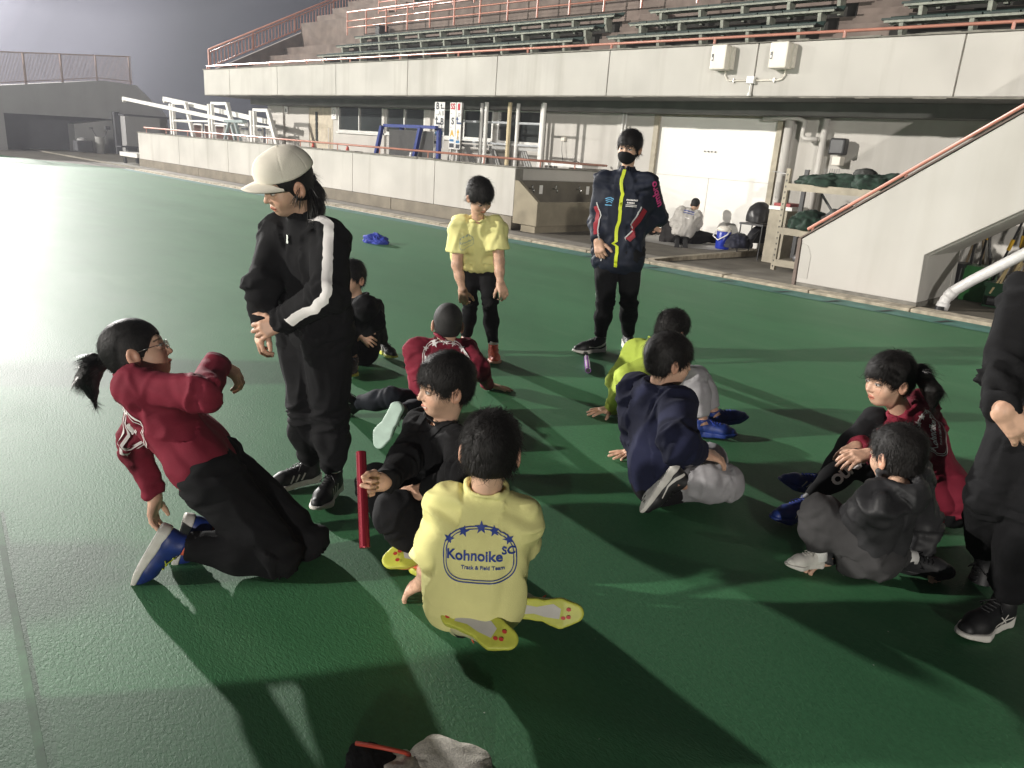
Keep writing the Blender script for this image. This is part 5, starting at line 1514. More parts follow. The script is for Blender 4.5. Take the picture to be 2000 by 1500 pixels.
            b = MB(); b.tube([pts[0] - ax[0]*0.004, pts[0] + ax[0]*0.010], rad[0] + 0.006, 12); b.build('hair_tie', m_dark, body, smooth=True)
        if 'locks' in P:        # loose hanging locks given as world polylines
            b = MB()
            for q in P['locks']:
                q = [np.array(x_) for x_ in q]
                for j in range(16):
                    o_ = rng.normal(0, 0.007, 3); o2 = rng.normal(0, 0.012, 3)
                    b.tube([x_ + lerp(o_, o2, i / (len(q) - 1)) for i, x_ in enumerate(q)], 0.0022, 4, True, 0.0006)
            b.build('loose_locks', m_hair, body, smooth=True)
    bpy.context.view_layer.update()
    return dict(body=body, top=top, tb=tb, trousers=trs, pb=pb, J=J, org=org, up=up, latS=latS, latH=latH, frS=frS, frH=frH, HM=HM, hc=hc, hs=hs, S=S, chest=chest)
def back_print(R, m, scale=1.0, drop=0.0, side=0.0, shape=None, front=False, name='club_print', flat=None, rot=0.0):
    n = -R['frS'] if not front else R['frS']
    right = R['latS'] if not front else -R['latS']
    upv = unit(np.cross(n, right)) if flat is None else flat
    upv = unit(R['up'] - n * (R['up'] @ n)); right = np.cross(upv, n)
    o = R['chest'] + upv * drop + right * side
    right, upv = right * math.cos(rot) + upv * math.sin(rot), upv * math.cos(rot) - right * math.sin(rot)
    return put_print(name, shape if shape is not None else LOGO, R['top'], R['tb'], o, right, upv, n, m, scale)
def band(R, which, pts, width, m, name, off=0.0035, parent=None, sidevec=None):
    V, F = ribbon_mesh(R[which], pts, width, off, 3, 0.014, sidevec)
    par = parent or (R['top'] if which == 'tb' else R['trousers'])
    return np_mesh(name, V, F, m, par, R['org'])
# joint positions in metres (x along the stand, y towards it, z up)
POSES = {
 'kneel_girl': dict(s=1.00, J=dict(pel=(-2.410,1.019,0.312), neck=(-2.653,0.852,0.618), head=(-2.630,0.874,0.712), hL=(-2.478,1.051,0.312), hR=(-2.342,0.988,0.312), sL=(-2.730,0.924,0.527), sR=(-2.519,0.820,0.637), eR=(-2.319,0.953,0.645), wR=(-2.463,1.069,0.691), eL=(-2.737,0.867,0.344), wL=(-2.672,0.903,0.159), kR=(-2.157,1.119,0.070), kL=(-2.204,1.251,0.070), aR=(-2.333,0.856,0.120), aL=(-2.384,0.970,0.120)),
   headF=(0.340,0.883,0.323), headU=(-0.325,-0.184,0.928),
   footL=dict(F=(-0.294,-0.149,-0.944), U=(0.421,0.856,-0.300)), footR=dict(F=(-0.216,-0.439,-0.872), U=(0.504,0.807,-0.308)),
   handL=dict(F=(0.068,-0.209,-0.976), N=(-0.687,-0.700,0.196)), handR=dict(F=(0.416,0.732,-0.540), N=(0.354,0.216,0.910))),
 'cap_girl': dict(s=1.02, J=dict(pel=(-2.660,1.556,0.720), neck=(-2.658,1.516,1.144), head=(-2.655,1.449,1.273), hL=(-2.585,1.571,0.720), hR=(-2.735,1.541,0.720), sL=(-2.523,1.548,1.095), sR=(-2.793,1.493,1.091), eL=(-2.357,1.438,0.920), wL=(-2.564,1.370,0.782), eR=(-2.678,1.351,0.899), wR=(-2.646,1.346,0.763), kL=(-2.586,1.587,0.359), kR=(-2.684,1.532,0.367), aL=(-2.574,1.595,0.100), aR=(-2.725,1.570,0.100)),
   headF=(-0.071,-0.930,-0.361), headU=(0.070,-0.287,0.955),
   footL=dict(F=(0.579,-0.815,0.000), U=(0.000,0.000,1.000)), footR=dict(F=(-0.131,-0.991,0.000), U=(0.000,0.000,1.000)),
   handL=dict(F=(-0.378,-0.846,-0.377), N=(0.819,-0.533,0.213)), handR=dict(F=(-0.001,-0.430,-0.903), N=(-0.217,-0.954,0.206))),
 'hidden_girl': dict(s=0.95, J=dict(pel=(-4.231,2.776,0.100), neck=(-4.249,2.842,0.438), head=(-4.260,2.776,0.572), hL=(-4.176,2.821,0.100), hR=(-4.286,2.730,0.100), sL=(-4.132,2.877,0.389), sR=(-4.362,2.788,0.394), eL=(-3.941,2.757,0.353), wL=(-4.008,2.714,0.269), eR=(-4.204,2.686,0.265), wR=(-4.037,2.686,0.267), kL=(-3.962,2.689,0.448), aL=(-4.291,3.061,0.100), kR=(-4.076,2.578,0.398), aR=(-4.039,2.650,0.100)),
   headF=(0.300,-0.953,-0.050), headU=(-0.035,0.107,0.994),
   footL=dict(F=(0.993,-0.114,0.000), U=(0.000,0.000,1.000)), footR=dict(F=(0.770,-0.638,0.000), U=(0.000,0.000,1.000)),
   handL=dict(F=(-0.285,-0.869,-0.405), N=(0.715,-0.407,0.568)), handR=dict(F=(0.863,0.292,-0.411), N=(0.394,-0.726,0.564))),
 'bend_boy': dict(s=1.02, J=dict(pel=(-4.043,3.696,0.639), neck=(-3.888,3.540,0.985), head=(-3.824,3.490,1.140), hL=(-3.990,3.750,0.639), hR=(-4.097,3.641,0.639), sL=(-3.821,3.653,0.945), sR=(-3.993,3.466,0.938), eR=(-3.995,3.463,0.666), wR=(-3.949,3.481,0.504), eL=(-3.788,3.666,0.708), wL=(-3.733,3.635,0.576), kR=(-4.011,3.616,0.371), kL=(-3.908,3.716,0.381), aR=(-4.065,3.642,0.100), aL=(-3.806,3.679,0.100)),
   headF=(0.806,-0.138,-0.576), headU=(0.499,-0.292,0.816),
   footL=dict(F=(0.779,-0.627,0.000), U=(0.000,0.000,1.000)), footR=dict(F=(0.624,-0.781,0.000), U=(0.000,0.000,1.000)),
   handL=dict(F=(0.599,-0.042,-0.799), N=(0.923,-0.316,0.220)), handR=dict(F=(0.172,0.035,-0.984), N=(0.534,-0.839,0.102))),
 'back_boy': dict(s=1.00, J=dict(pel=(-3.059,2.555,0.110), neck=(-3.035,2.551,0.449), head=(-3.049,2.593,0.531), hL=(-3.048,2.481,0.110), hR=(-3.070,2.629,0.110), sL=(-3.104,2.428,0.402), sR=(-2.973,2.675,0.396), eR=(-2.752,2.564,0.364), wR=(-3.301,3.163,0.030), eL=(-3.090,2.455,0.286), wL=(-3.181,2.506,0.121), kL=(-3.106,2.277,0.160), aL=(-3.339,2.219,0.075), kR=(-2.952,2.380,0.122), aR=(-2.840,2.134,0.190)),
   headF=(-0.825,0.556,-0.101), headU=(-0.049,0.092,0.995),
   footL=dict(F=(-0.266,-0.425,0.866), U=(0.529,0.683,0.504)), footR=dict(F=(-0.140,-0.426,-0.894), U=(-0.485,0.852,-0.199)),
   handL=dict(F=(-0.001,-0.430,-0.903), N=(-1.000,0.001,0.000)), handR=dict(F=(0.768,0.632,-0.104), N=(-0.070,0.071,0.995))),
 'baton_boy': dict(s=1.00, J=dict(pel=(-1.959,1.691,0.120), neck=(-1.983,1.668,0.496), head=(-1.966,1.670,0.635), hL=(-1.886,1.674,0.120), hR=(-2.032,1.709,0.120), sL=(-1.851,1.651,0.454), sR=(-2.108,1.690,0.440), eR=(-1.957,1.495,0.400), wR=(-1.842,1.331,0.406), eL=(-1.653,1.499,0.461), wL=(-1.832,1.507,0.337), kR=(-2.123,1.503,0.241), aR=(-1.972,1.539,0.100), kL=(-1.861,1.396,0.263), aL=(-1.801,1.521,0.090)),
   headF=(-0.302,-0.950,-0.080), headU=(0.014,0.014,1.000),
   footL=dict(F=(-0.310,-0.944,-0.110), U=(-0.249,0.765,-0.594)), footR=dict(F=(0.982,-0.156,-0.108), U=(-0.068,0.209,0.976)),
   handL=dict(F=(-0.304,-0.928,-0.217), N=(0.221,-0.226,0.949)), handR=dict(F=(-0.238,-0.965,0.113), N=(-0.980,0.201,0.000))),
 'yellow_boy': dict(s=0.95, J=dict(pel=(-1.398,1.335,0.180), neck=(-1.429,1.389,0.516), head=(-1.440,1.406,0.629), hL=(-1.455,1.292,0.180), hR=(-1.341,1.378,0.180), sL=(-1.512,1.310,0.461), sR=(-1.336,1.449,0.455), eL=(-1.560,1.317,0.265), wL=(-1.698,1.378,0.088), eR=(-1.403,1.498,0.328), wR=(-1.527,1.600,0.139), kL=(-1.746,1.499,-0.007), kR=(-1.566,1.646,0.044), aL=(-1.401,1.291,0.125), aR=(-1.380,1.551,0.100)),
   headF=(-0.650,0.738,-0.182), headU=(-0.103,0.134,0.986),
   footL=dict(F=(0.910,0.396,-0.124), U=(-0.551,0.403,-0.731)), footR=dict(F=(0.841,0.530,0.114), U=(-0.802,0.475,-0.362)),
   handL=dict(F=(-0.716,-0.145,-0.682), N=(-0.073,-0.368,0.927)), handR=dict(F=(-0.625,0.640,-0.447), N=(0.297,-0.000,0.955))),
 'masked': dict(s=1.19, J=dict(pel=(-3.493,4.617,0.756), neck=(-3.494,4.616,1.350), head=(-3.470,4.583,1.521), hL=(-3.412,4.654,0.756), hR=(-3.574,4.579,0.756), sL=(-3.352,4.691,1.291), sR=(-3.636,4.541,1.291), eL=(-3.353,4.866,1.044), wL=(-3.366,4.658,0.945), eR=(-3.649,4.535,0.978), wR=(-3.570,4.458,0.858), kR=(-3.514,4.554,0.398), kL=(-3.389,4.676,0.410), aR=(-3.544,4.571,0.100), aL=(-3.504,4.879,0.100)),
   headF=(0.322,-0.934,-0.151), headU=(0.090,-0.050,0.995),
   footL=dict(F=(0.767,-0.642,0.000), U=(0.000,0.000,1.000)), footR=dict(F=(-0.337,-0.942,0.000), U=(0.000,0.000,1.000)),
   handL=dict(F=(0.146,-0.600,-0.787), N=(0.798,-0.506,0.326)), handR=dict(F=(0.418,-0.143,-0.897), N=(0.244,-0.965,0.100))),
 'neon_boy': dict(s=1.00, J=dict(pel=(-2.305,3.525,0.110), neck=(-2.341,3.518,0.458), head=(-2.295,3.605,0.540), hL=(-2.363,3.573,0.110), hR=(-2.247,3.478,0.110), sL=(-2.465,3.530,0.395), sR=(-2.207,3.509,0.421), eL=(-2.516,3.459,0.213), wL=(-2.488,3.515,0.084), eR=(-2.362,3.330,0.296), wR=(-2.536,3.457,0.040), kR=(-2.128,3.615,0.290), aR=(-2.007,3.577,0.100), kL=(-2.200,3.768,0.261), aL=(-2.045,3.762,0.100)),
   headF=(0.141,0.926,-0.349), headU=(0.140,0.285,0.948),
   footL=dict(F=(0.598,0.758,0.260), U=(-0.201,-0.205,0.958)), footR=dict(F=(0.774,0.631,0.055), U=(-0.070,-0.071,0.995)),
   handL=dict(F=(-0.703,-0.238,-0.670), N=(-0.407,-0.415,0.814)), handR=dict(F=(-0.523,-0.837,-0.160), N=(0.000,0.000,1.000))),
 'navy_boy': dict(s=1.03, J=dict(pel=(-1.702,2.712,0.130), neck=(-1.745,2.670,0.522), head=(-1.712,2.703,0.640), hL=(-1.749,2.773,0.130), hR=(-1.656,2.650,0.130), sL=(-1.873,2.712,0.460), sR=(-1.606,2.640,0.482), eR=(-1.452,2.432,0.411), wR=(-1.458,2.620,0.327), eL=(-1.832,2.726,0.274), wL=(-2.027,3.037,0.040), kR=(-1.410,2.774,0.165), kL=(-1.645,3.049,0.120), aR=(-1.518,2.613,0.176), aL=(-1.705,2.999,0.080)),
   headF=(0.521,0.850,-0.081), headU=(0.000,0.071,0.997),
   footL=dict(F=(0.912,0.408,-0.052), U=(0.070,0.071,0.995)), footR=dict(F=(-0.183,-0.557,-0.811), U=(0.638,0.496,-0.589)),
   handL=dict(F=(-0.495,-0.863,-0.101), N=(0.000,0.000,1.000)), handR=dict(F=(0.518,0.829,-0.211), N=(0.215,-0.074,0.974))),
 'tail_girl': dict(s=1.00, J=dict(pel=(-0.775,3.536,0.120), neck=(-0.960,3.384,0.501), head=(-1.027,3.318,0.632), hL=(-0.718,3.488,0.120), hR=(-0.833,3.584,0.120), sL=(-0.937,3.279,0.412), sR=(-0.943,3.522,0.506), eL=(-0.889,3.258,0.367), wL=(-0.992,3.185,0.343), eR=(-1.067,3.476,0.296), wR=(-1.089,3.300,0.320), kR=(-1.076,3.410,0.421), kL=(-1.063,3.228,0.267), aR=(-1.229,3.352,0.100), aL=(-1.161,3.061,0.100)),
   headF=(-0.519,-0.846,-0.122), headU=(-0.035,-0.036,0.999),
   footL=dict(F=(-0.285,-0.951,0.116), U=(-0.000,-0.141,0.990)), footR=dict(F=(-0.587,-0.747,0.314), U=(0.070,0.071,0.995)),
   handL=dict(F=(-0.504,-0.855,-0.120), N=(0.293,-0.150,0.944)), handR=dict(F=(-0.158,-0.962,-0.224), N=(0.077,0.079,0.994))),
 'grey_boy': dict(s=0.98, J=dict(pel=(-0.810,2.822,0.130), neck=(-0.747,2.772,0.429), head=(-0.802,2.858,0.478), hL=(-0.771,2.760,0.130), hR=(-0.849,2.885,0.130), sL=(-0.771,2.645,0.362), sR=(-0.743,2.915,0.402), eL=(-0.891,2.744,0.190), wL=(-0.915,2.727,0.050), eR=(-0.703,3.041,0.196), wR=(-0.674,3.018,0.050), kL=(-0.959,2.677,0.236), kR=(-0.832,2.738,0.100), aL=(-0.936,2.675,0.090), aR=(-0.701,2.916,0.090)),
   headF=(-0.907,0.388,-0.162), headU=(-0.205,0.070,0.976),
   footL=dict(F=(-0.405,-0.907,0.115), U=(0.000,0.000,1.000)), footR=dict(F=(0.839,0.544,0.000), U=(0.595,-0.305,0.744)),
   handL=dict(F=(-0.587,-0.747,-0.314), N=(0.000,0.000,1.000)), handR=dict(F=(0.860,-0.221,-0.461), N=(0.000,0.000,1.000))),
 'edge_person': dict(s=1.12, J=dict(pel=(-0.372,2.877,0.734), neck=(-0.386,2.835,1.189), head=(-0.397,2.782,1.319), hL=(-0.289,2.861,0.734), hR=(-0.454,2.893,0.734), sL=(-0.228,2.839,1.139), sR=(-0.541,2.840,1.129), eR=(-0.507,2.647,0.899), wR=(-0.448,2.453,0.847), eL=(-0.342,2.975,0.914), wL=(-0.287,2.680,0.802), kR=(-0.477,2.802,0.471), aR=(-0.503,3.140,0.114), kL=(-0.361,2.803,0.452), aL=(-0.364,2.857,0.100)),
   headF=(-0.217,-0.954,-0.206), headU=(0.000,0.000,1.000),
   footL=dict(F=(-0.290,-0.957,0.000), U=(0.000,0.000,1.000)), footR=dict(F=(-0.123,-0.347,-0.930), U=(-0.421,-0.856,0.300)),
   handL=dict(F=(0.138,-0.426,-0.894), N=(0.996,0.091,0.000)), handR=dict(F=(0.670,0.379,-0.638), N=(0.324,-0.923,0.207))),
 'masseur': dict(s=1.05, J=dict(pel=(-7.744,12.106,0.269), neck=(-7.752,12.238,0.606), head=(-7.733,12.369,0.708), hL=(-7.805,12.055,0.269), hR=(-7.684,12.156,0.269), sL=(-7.884,12.139,0.585), sR=(-7.618,12.298,0.529), eL=(-7.897,12.027,0.382), wL=(-7.914,12.220,0.162), eR=(-7.630,12.357,0.388), wR=(-7.734,12.465,0.197), kL=(-7.984,12.291,0.095), kR=(-7.848,12.424,0.099), aL=(-7.488,11.529,0.100), aR=(-7.391,11.638,0.100)),
   headF=(-0.171,0.880,-0.443), headU=(-0.112,0.499,0.859),
   footL=dict(F=(0.210,-0.215,-0.954), U=(-0.666,0.682,-0.301)), footR=dict(F=(0.210,-0.215,-0.954), U=(-0.666,0.682,-0.301)),
   handL=dict(F=(-0.322,0.495,-0.807), N=(0.000,0.000,1.000)), handR=dict(F=(-0.152,0.625,-0.765), N=(0.000,0.000,1.000))),
 'lying': dict(s=1.15, J=dict(pel=(-7.699,12.323,0.130), neck=(-8.126,11.976,0.199), head=(-8.237,11.867,0.235), hL=(-7.663,12.286,0.061), hR=(-7.735,12.360,0.199), sL=(-8.043,11.937,0.054), sR=(-8.120,12.086,0.329), eL=(-7.856,12.057,0.127), wL=(-7.703,12.249,0.113), eR=(-7.969,12.199,0.250), wR=(-7.795,12.369,0.201), kL=(-7.509,12.578,0.128), kR=(-7.563,12.623,0.157), aL=(-7.291,12.721,0.113), aR=(-7.360,12.794,0.140)),
   headF=(0.216,-0.518,0.828), headU=(-0.697,-0.709,0.105),
   footL=dict(F=(0.509,-0.223,0.831), U=(-0.684,-0.696,0.217)), footR=dict(F=(0.423,-0.001,0.906), U=(-0.684,-0.696,0.217)),
   handL=dict(F=(0.847,0.517,-0.121), N=(0.000,0.000,1.000)), handR=dict(F=(0.478,0.810,-0.340), N=(0.000,0.000,1.000))),
 'bystander': dict(s=1.12, J=dict(pel=(-4.774,-2.902,0.820), neck=(-4.774,-2.902,1.290), head=(-4.756,-2.878,1.450), sL=(-4.898,-2.809,1.240), sR=(-4.650,-2.995,1.240), eL=(-4.960,-2.800,0.970), eR=(-4.624,-3.052,0.970), wL=(-4.898,-2.734,0.760), wR=(-4.578,-2.974,0.760), hL=(-4.842,-2.851,0.820), hR=(-4.706,-2.953,0.820), kL=(-4.834,-2.832,0.450), kR=(-4.690,-2.940,0.450), aL=(-4.854,-2.842,0.100), aR=(-4.694,-2.962,0.100)),
   headF=(0.600,0.800,0.000), headU=(0.000,0.000,1.000),
   footL=dict(F=(0.600,0.800,0.000), U=(0.000,0.000,1.000)), footR=dict(F=(0.600,0.800,0.000), U=(0.000,0.000,1.000)),
   handL=dict(F=(0.000,0.000,-1.000), N=(-0.800,0.600,-0.000)), handR=dict(F=(0.000,0.000,-1.000), N=(0.800,-0.600,0.000))),
}
BYSTANDERS = [(0.000,0.000,0.000), (2.133,1.934,0.000), (2.823,2.818,-0.000), (-1.525,1.826,0.000)]
T1 = [(-2.731,0.807,0.682), (-2.748,0.767,0.662), (-2.751,0.743,0.614), (-2.723,0.745,0.557)]
T11 = [(-0.993,3.387,0.682), (-0.940,3.395,0.681), (-0.874,3.402,0.614), (-0.860,3.393,0.563)]
LOCK2 = [[(-2.605,1.480,1.299), (-2.580,1.458,1.259), (-2.567,1.436,1.214)], [(-2.627,1.518,1.302), (-2.603,1.529,1.239), (-2.578,1.526,1.175), (-2.558,1.501,1.140)], [(-2.642,1.537,1.311), (-2.611,1.556,1.251), (-2.590,1.555,1.202), (-2.576,1.533,1.153)], [(-2.607,1.501,1.285), (-2.576,1.504,1.222), (-2.541,1.487,1.170)]]
BATON = [(-1.830,1.291,0.523), (-1.703,1.186,0.329)]
TAIL2 = [(-2.636,1.523,1.298), (-2.631,1.550,1.250), (-2.593,1.535,1.196), (-2.549,1.496,1.141)]
PT = {"block": (-0.783,3.614,0.000), "b0": (-3.186,4.013,0.021), "b1": (-3.417,4.271,0.021), "blue": (-9.381,6.543,0.000), "jersey": (-1.173,0.937,0.000), "jw": (-1.089,1.005,0.000), "jw2": (-1.146,0.901,0.000), "jb": (-1.233,0.867,0.000), "jr": [(-1.279,0.852,0.050), (-1.219,0.885,0.060), (-1.179,0.924,0.050), (-1.181,0.942,0.030)]}
# ------------------------------------------------------------------ clothes colours
c_maroon = cloth_mat('maroon_jersey', (0.175, 0.014, 0.030), 0.8, 0.10)
c_black = cloth_mat('black_fleece', (0.0072, 0.0072, 0.0080), 0.95, 0.25)
c_black2 = cloth_mat('black_trouser_cloth', (0.0058, 0.0058, 0.0068), 0.9, 0.25)
c_bluebl = cloth_mat('blue_black_cloth', (0.007, 0.009, 0.014), 0.85, 0.2)
c_yellow = cloth_mat('pale_yellow_jersey', (0.74, 0.70, 0.30), 0.8, 0.04)
c_neon = cloth_mat('neon_yellow_fleece', (0.40, 0.50, 0.08), 0.85, 0.04)
c_navy = cloth_mat('navy_sweatshirt', (0.010, 0.012, 0.032), 0.95, 0.15)
c_grey = cloth_mat('pale_grey_sweatpants', (0.27, 0.265, 0.275), 0.9, 0.10)
c_char = cloth_mat('charcoal_nylon', (0.028, 0.028, 0.030), 0.5, 0.2)
c_trk = cloth_mat('dark_navy_track_nylon', (0.008, 0.011, 0.022), 0.62, 0.15)
c_wjk = cloth_mat('pale_grey_jacket', (0.46, 0.44, 0.41), 0.7, 0.08)
c_cap = cloth_mat('cream_cap_cloth', (0.76, 0.71, 0.61), 0.85, 0.05)
c_dgrey = cloth_mat('dark_grey_hoodie', (0.03, 0.028, 0.028), 0.85, 0.15)
k_white = mat('shoe_white_rubber', (0.62, 0.60, 0.55), 0.5, 0.08, 20.0)
k_black = mat('shoe_black_mesh', (0.010, 0.010, 0.011), 0.55, 0.3, 40.0)
k_blue = mat('shoe_blue_mesh', (0.010, 0.030, 0.17), 0.5, 0.25, 30.0)
k_orange = mat('shoe_orange_mesh', (0.70, 0.13, 0.07), 0.55, 0.15, 30.0)
k_lime = mat('shoe_lime_sole', (0.50, 0.52, 0.07), 0.5, 0.15, 20.0)
k_mint = mat('shoe_mint_sole', (0.40, 0.52, 0.45), 0.5, 0.1, 20.0)
k_red = mat('red_dots', (0.55, 0.05, 0.04), 0.5)
k_blue2 = mat('blue_sock_cloth', (0.015, 0.04, 0.30), 0.8)
k_pink = mat('pink_mesh', (0.62, 0.10, 0.10), 0.55)
p_white = mat('white_print', (0.80, 0.77, 0.75), 0.6, 0.04)
p_blue = mat('blue_print', (0.010, 0.040, 0.26), 0.6, 0.04)
p_pink = mat('pink_print', (0.62, 0.05, 0.22), 0.6)
p_lime = mat('lime_zip', (0.52, 0.60, 0.02), 0.5)
p_red = mat('red_print', (0.60, 0.03, 0.02), 0.6)
p_redp = mat('red_panel', (0.26, 0.008, 0.02), 0.6)
p_lblue = mat('light_blue_print', (0.12, 0.38, 0.62), 0.6)
p_gray = mat('grey_stripe', (0.40, 0.40, 0.40), 0.6)
def shoes(u, s, l=None, mark=None, mm=None, dots=None, k=0.98):
    return dict(upper=u, sole=s, lace=l or k_black, mark=mark, mm=mm, dots=dots, k=k)
LOOSE = dict(curl=(0.35, 0.45, 0.3)); FLAT = dict(curl=(0.05, 0.08, 0.05), spread=0.30, thumb=0.85, tcurl=0.1)
GRIP = dict(curl=(1.15, 1.35, 0.8), spread=0.02, thumb=0.6, tcurl=0.9); HALF = dict(curl=(0.6, 0.8, 0.5))
def cast(name, **kw):
    P = dict(POSES[name]); 
    for sd in 'LR':
        P['hand' + sd] = dict(P['hand' + sd]); P['hand' + sd]['a'] = kw.pop('h' + sd, LOOSE)
    P.update(kw); P.setdefault('seed', len(name) * 7 + ord(name[0]))
    return build_person(P)

# 1 ---- girl in maroon kneeling and leaning back
R1 = cast('kneel_girl', label='person with ponytail and glasses in maroon shirt kneeling and leaning back, far left', seed=11, hair='tied', tail=T1, hR=HALF,
    top=dict(name='long_sleeve_shirt', mat=c_maroon, sleeve='long', off=0.015, w=1.0, hem=-0.02, fold=0.0149, flare=1.1, sl=1.04, pullR=0.0),
    bottom=dict(mat=c_black2, off=0.016, w=1.12, fold=0.0108), shoe=shoes(k_blue, k_white, p_lime, None), sock=k_orange)
back_print(R1, p_white, 1.15, 0.02)
b = MB()
HM, hc, hs = R1['HM'], R1['hc'], R1['hs']
W_ = lambda q: hc + HM @ np.array(q) * hs
for sx in (-1, 1):
    b.tube([W_((sx*0.032 + 0.021*math.cos(a*math.pi/7), 0.094, 0.002 + 0.016*math.sin(a*math.pi/7))) for a in range(15)], 0.0014, 5)
    b.tube([W_((sx*0.053, 0.092, 0.006)), W_((sx*0.074, 0.05, 0.008)), W_((sx*0.078, 0.0, 0.006))], 0.0014, 5)
b.tube([W_((-0.011, 0.094, 0.004)), W_((0.011, 0.094, 0.004))], 0.0014, 5)
b.build('glasses', m_chrome, R1['body'], smooth=True)

# 2 ---- standing girl in cream cap
R2 = cast('cap_girl', label='standing person in cream cap and black tracksuit with white sleeve stripe', seed=22, hair='cap', res=0.9, locks=LOCK2, tail=TAIL2, tailr=(0.030, 0.036, 0.030, 0.010), hL=HALF, hR=HALF,
    top=dict(name='track_jacket', mat=c_black, sleeve='long', off=0.022, w=1.02, hem=0.04, fold=0.0135, collar='stand', sl=1.12, pullL=0.0, flare=1.0),
    bottom=dict(mat=c_black2, off=0.018, w=1.08, ank=0.036, fold=0.0135), shoe=shoes(k_black, k_white, k_black, 'stripes', k_white))
J = R2['J']; lat = R2['latS']; fr = R2['frS']
out = lambda p, a, b_=0.0, u=0.0: np.array(p) - lat * a + fr * b_ + np.array((0, 0, u))
band(R2, 'tb', [out(J['neck'], 0.07, 0.02, 0.02), out(J['sL'], 0.04, 0.04, 0.06), out(lerp(J['sL'], J['eL'], 0.35), 0.10, 0.10), out(lerp(J['sL'], J['eL'], 0.8), 0.10, 0.10), out(J['eL'], 0.08, 0.11, 0.0), out(lerp(J['eL'], J['wL'], 0.5), 0.09, 0.09, 0.0), out(lerp(J['eL'], J['wL'], 0.98), 0.08, 0.07, 0.0)], 0.036, p_white, 'sleeve_stripe', 0.006)
band(R2, 'tb', [out(lerp(J['sR'], J['eR'], 0.6), -0.09, 0.0), out(J['eR'], -0.08, 0.0), out(lerp(J['eR'], J['wR'], 0.6), -0.07, -0.01)], 0.030, p_white, 'sleeve_stripe')
zp = J['neck'] + fr * 0.10 - np.array((0, 0, 0.02))
loc = surf(R2['tb'], J['neck'] + fr * 0.14 - np.array((0, 0, 0.045)), 0.006)
b = MB(); b.bar(loc + np.array((0,0,0.012)), loc - np.array((0,0,0.020)), 0.009, 0.005, tuple(fr)); b.build('zip_pull', m_chrome, R2['top'])
# cap: crown, brim, eyelets
HM, hc, hs = R2['HM'], R2['hc'], R2['hs']
def capf(X):
    d = ell((0, -0.012, 0.048), np.eye(3), (0.094, 0.112, 0.098))(X)
    d = smin(d, ell((0, 0.050, 0.070), np.eye(3), (0.060, 0.055, 0.060))(X), 0.02)
    line = 0.040 - (X[:, 1] < 0) * X[:, 1] * 0.12
    d = smax(d, line - X[:, 2], 0.006)
    return d
V, F = nets(capf, (-0.13, -0.15, 0.0), (0.13, 0.14, 0.18), 0.004)
N = normals(V, F); ang = np.arctan2(V[:, 0], V[:, 1] + 0.012)
V = V - N * (0.0018 * np.exp(-((np.sin(ang * 3)) / 0.06)**2) * (V[:, 2] > 0.04))[:, None] + N * (fbm(V, 20, 4, 2) * 0.0012)[:, None]
cap = np_mesh('cap', (V * hs) @ HM.T + hc, F, c_cap, R2['body'], R2['org']); cap['org'] = tuple(R2['org'])
V = []; F = []; nu, nv = 22, 9
for side in (0, 1):
    for i in range(nu + 1):
        a = (i / nu - 0.5) * 2; x = a * 0.088
        for j in range(nv + 1):
            t = j / nv; y = 0.068 * math.sqrt(max(0, 1 - (x / 0.100)**2)) + 0.018 + t * 0.078 * (1 - abs(a)**3.0)
            z = 0.052 - 0.34 * (x**2) / 0.088 + t * 0.004 - t * t * 0.010 - side * 0.0042
            V.append((x, y, z))
    o = side * (nu + 1) * (nv + 1)
    for i in range(nu):
        for j in range(nv):
            q = (o + i*(nv+1)+j, o + (i+1)*(nv+1)+j, o + (i+1)*(nv+1)+j+1, o + i*(nv+1)+j+1); F.append(q if not side else q[::-1])
o = (nu + 1) * (nv + 1)
for i in range(nu): F.append((i*(nv+1)+nv, (i+1)*(nv+1)+nv, o+(i+1)*(nv+1)+nv, o+i*(nv+1)+nv))
np_mesh('brim', (np.array(V) * hs) @ HM.T + hc, np.array(F), c_cap, cap, R2['org'])
b = MB(); b.lathe((0,0,0), [(0.006,0),(0.004,0.004)], 10)
b.v = [tuple(hc + HM @ (np.array(v) + np.array((0, -0.012, 0.145))) * hs) for v in b.v]; b.build('cap_button', c_cap, cap, smooth=True)

# 3 ---- half hidden girl behind
R3 = cast('hidden_girl', label='person in black sitting with raised knee, half hidden behind the one in cream cap', seed=33, hair='short', res=1.5, mouth='closed',
    top=dict(name='sweatshirt', mat=c_black, sleeve='long', off=0.018, fold=0.0108), bottom=dict(mat=c_black2, off=0.022, w=1.15), shoe=shoes(k_black, k_lime, k_black, 'stripes', k_white), sock=m_skin and mat('ankle_brown', (0.35,0.2,0.14), 0.6))
band(R3, 'tb', [R3['chest'] + R3['frS']*0.15 - R3['latS']*0.05, R3['chest'] + R3['frS']*0.15 - R3['latS']*0.10 + np.array((0,0,-0.02))], 0.022, p_red, 'red_emblem')

# 4 ---- boy in yellow T-shirt bending
R4 = cast('bend_boy', label='standing person in pale yellow T-shirt bending forward, hands near knees, orange shoes', seed=44, hair='bowl', bare=True, res=1.4, hR=HALF, hL=HALF,
    top=dict(name='t_shirt', mat=c_yellow, sleeve='short', off=0.020, w=0.96, hem=-0.05, fold=0.0135, sl=1.08, slen=0.66),
    bottom=dict(mat=c_black2, off=0.007, w=0.92, fold=0.0108), shoe=shoes(k_orange, mat('peach_sole',(0.72,0.36,0.26),0.5), k_orange, None))
Lf, Uf = [], []
def small_emblem(pts, w, n): pass
back_print(R4, mat('pale_blue_print', (0.30, 0.36, 0.30), 0.6), 0.42, 0.03, -0.075, front=True, name='chest_emblem')

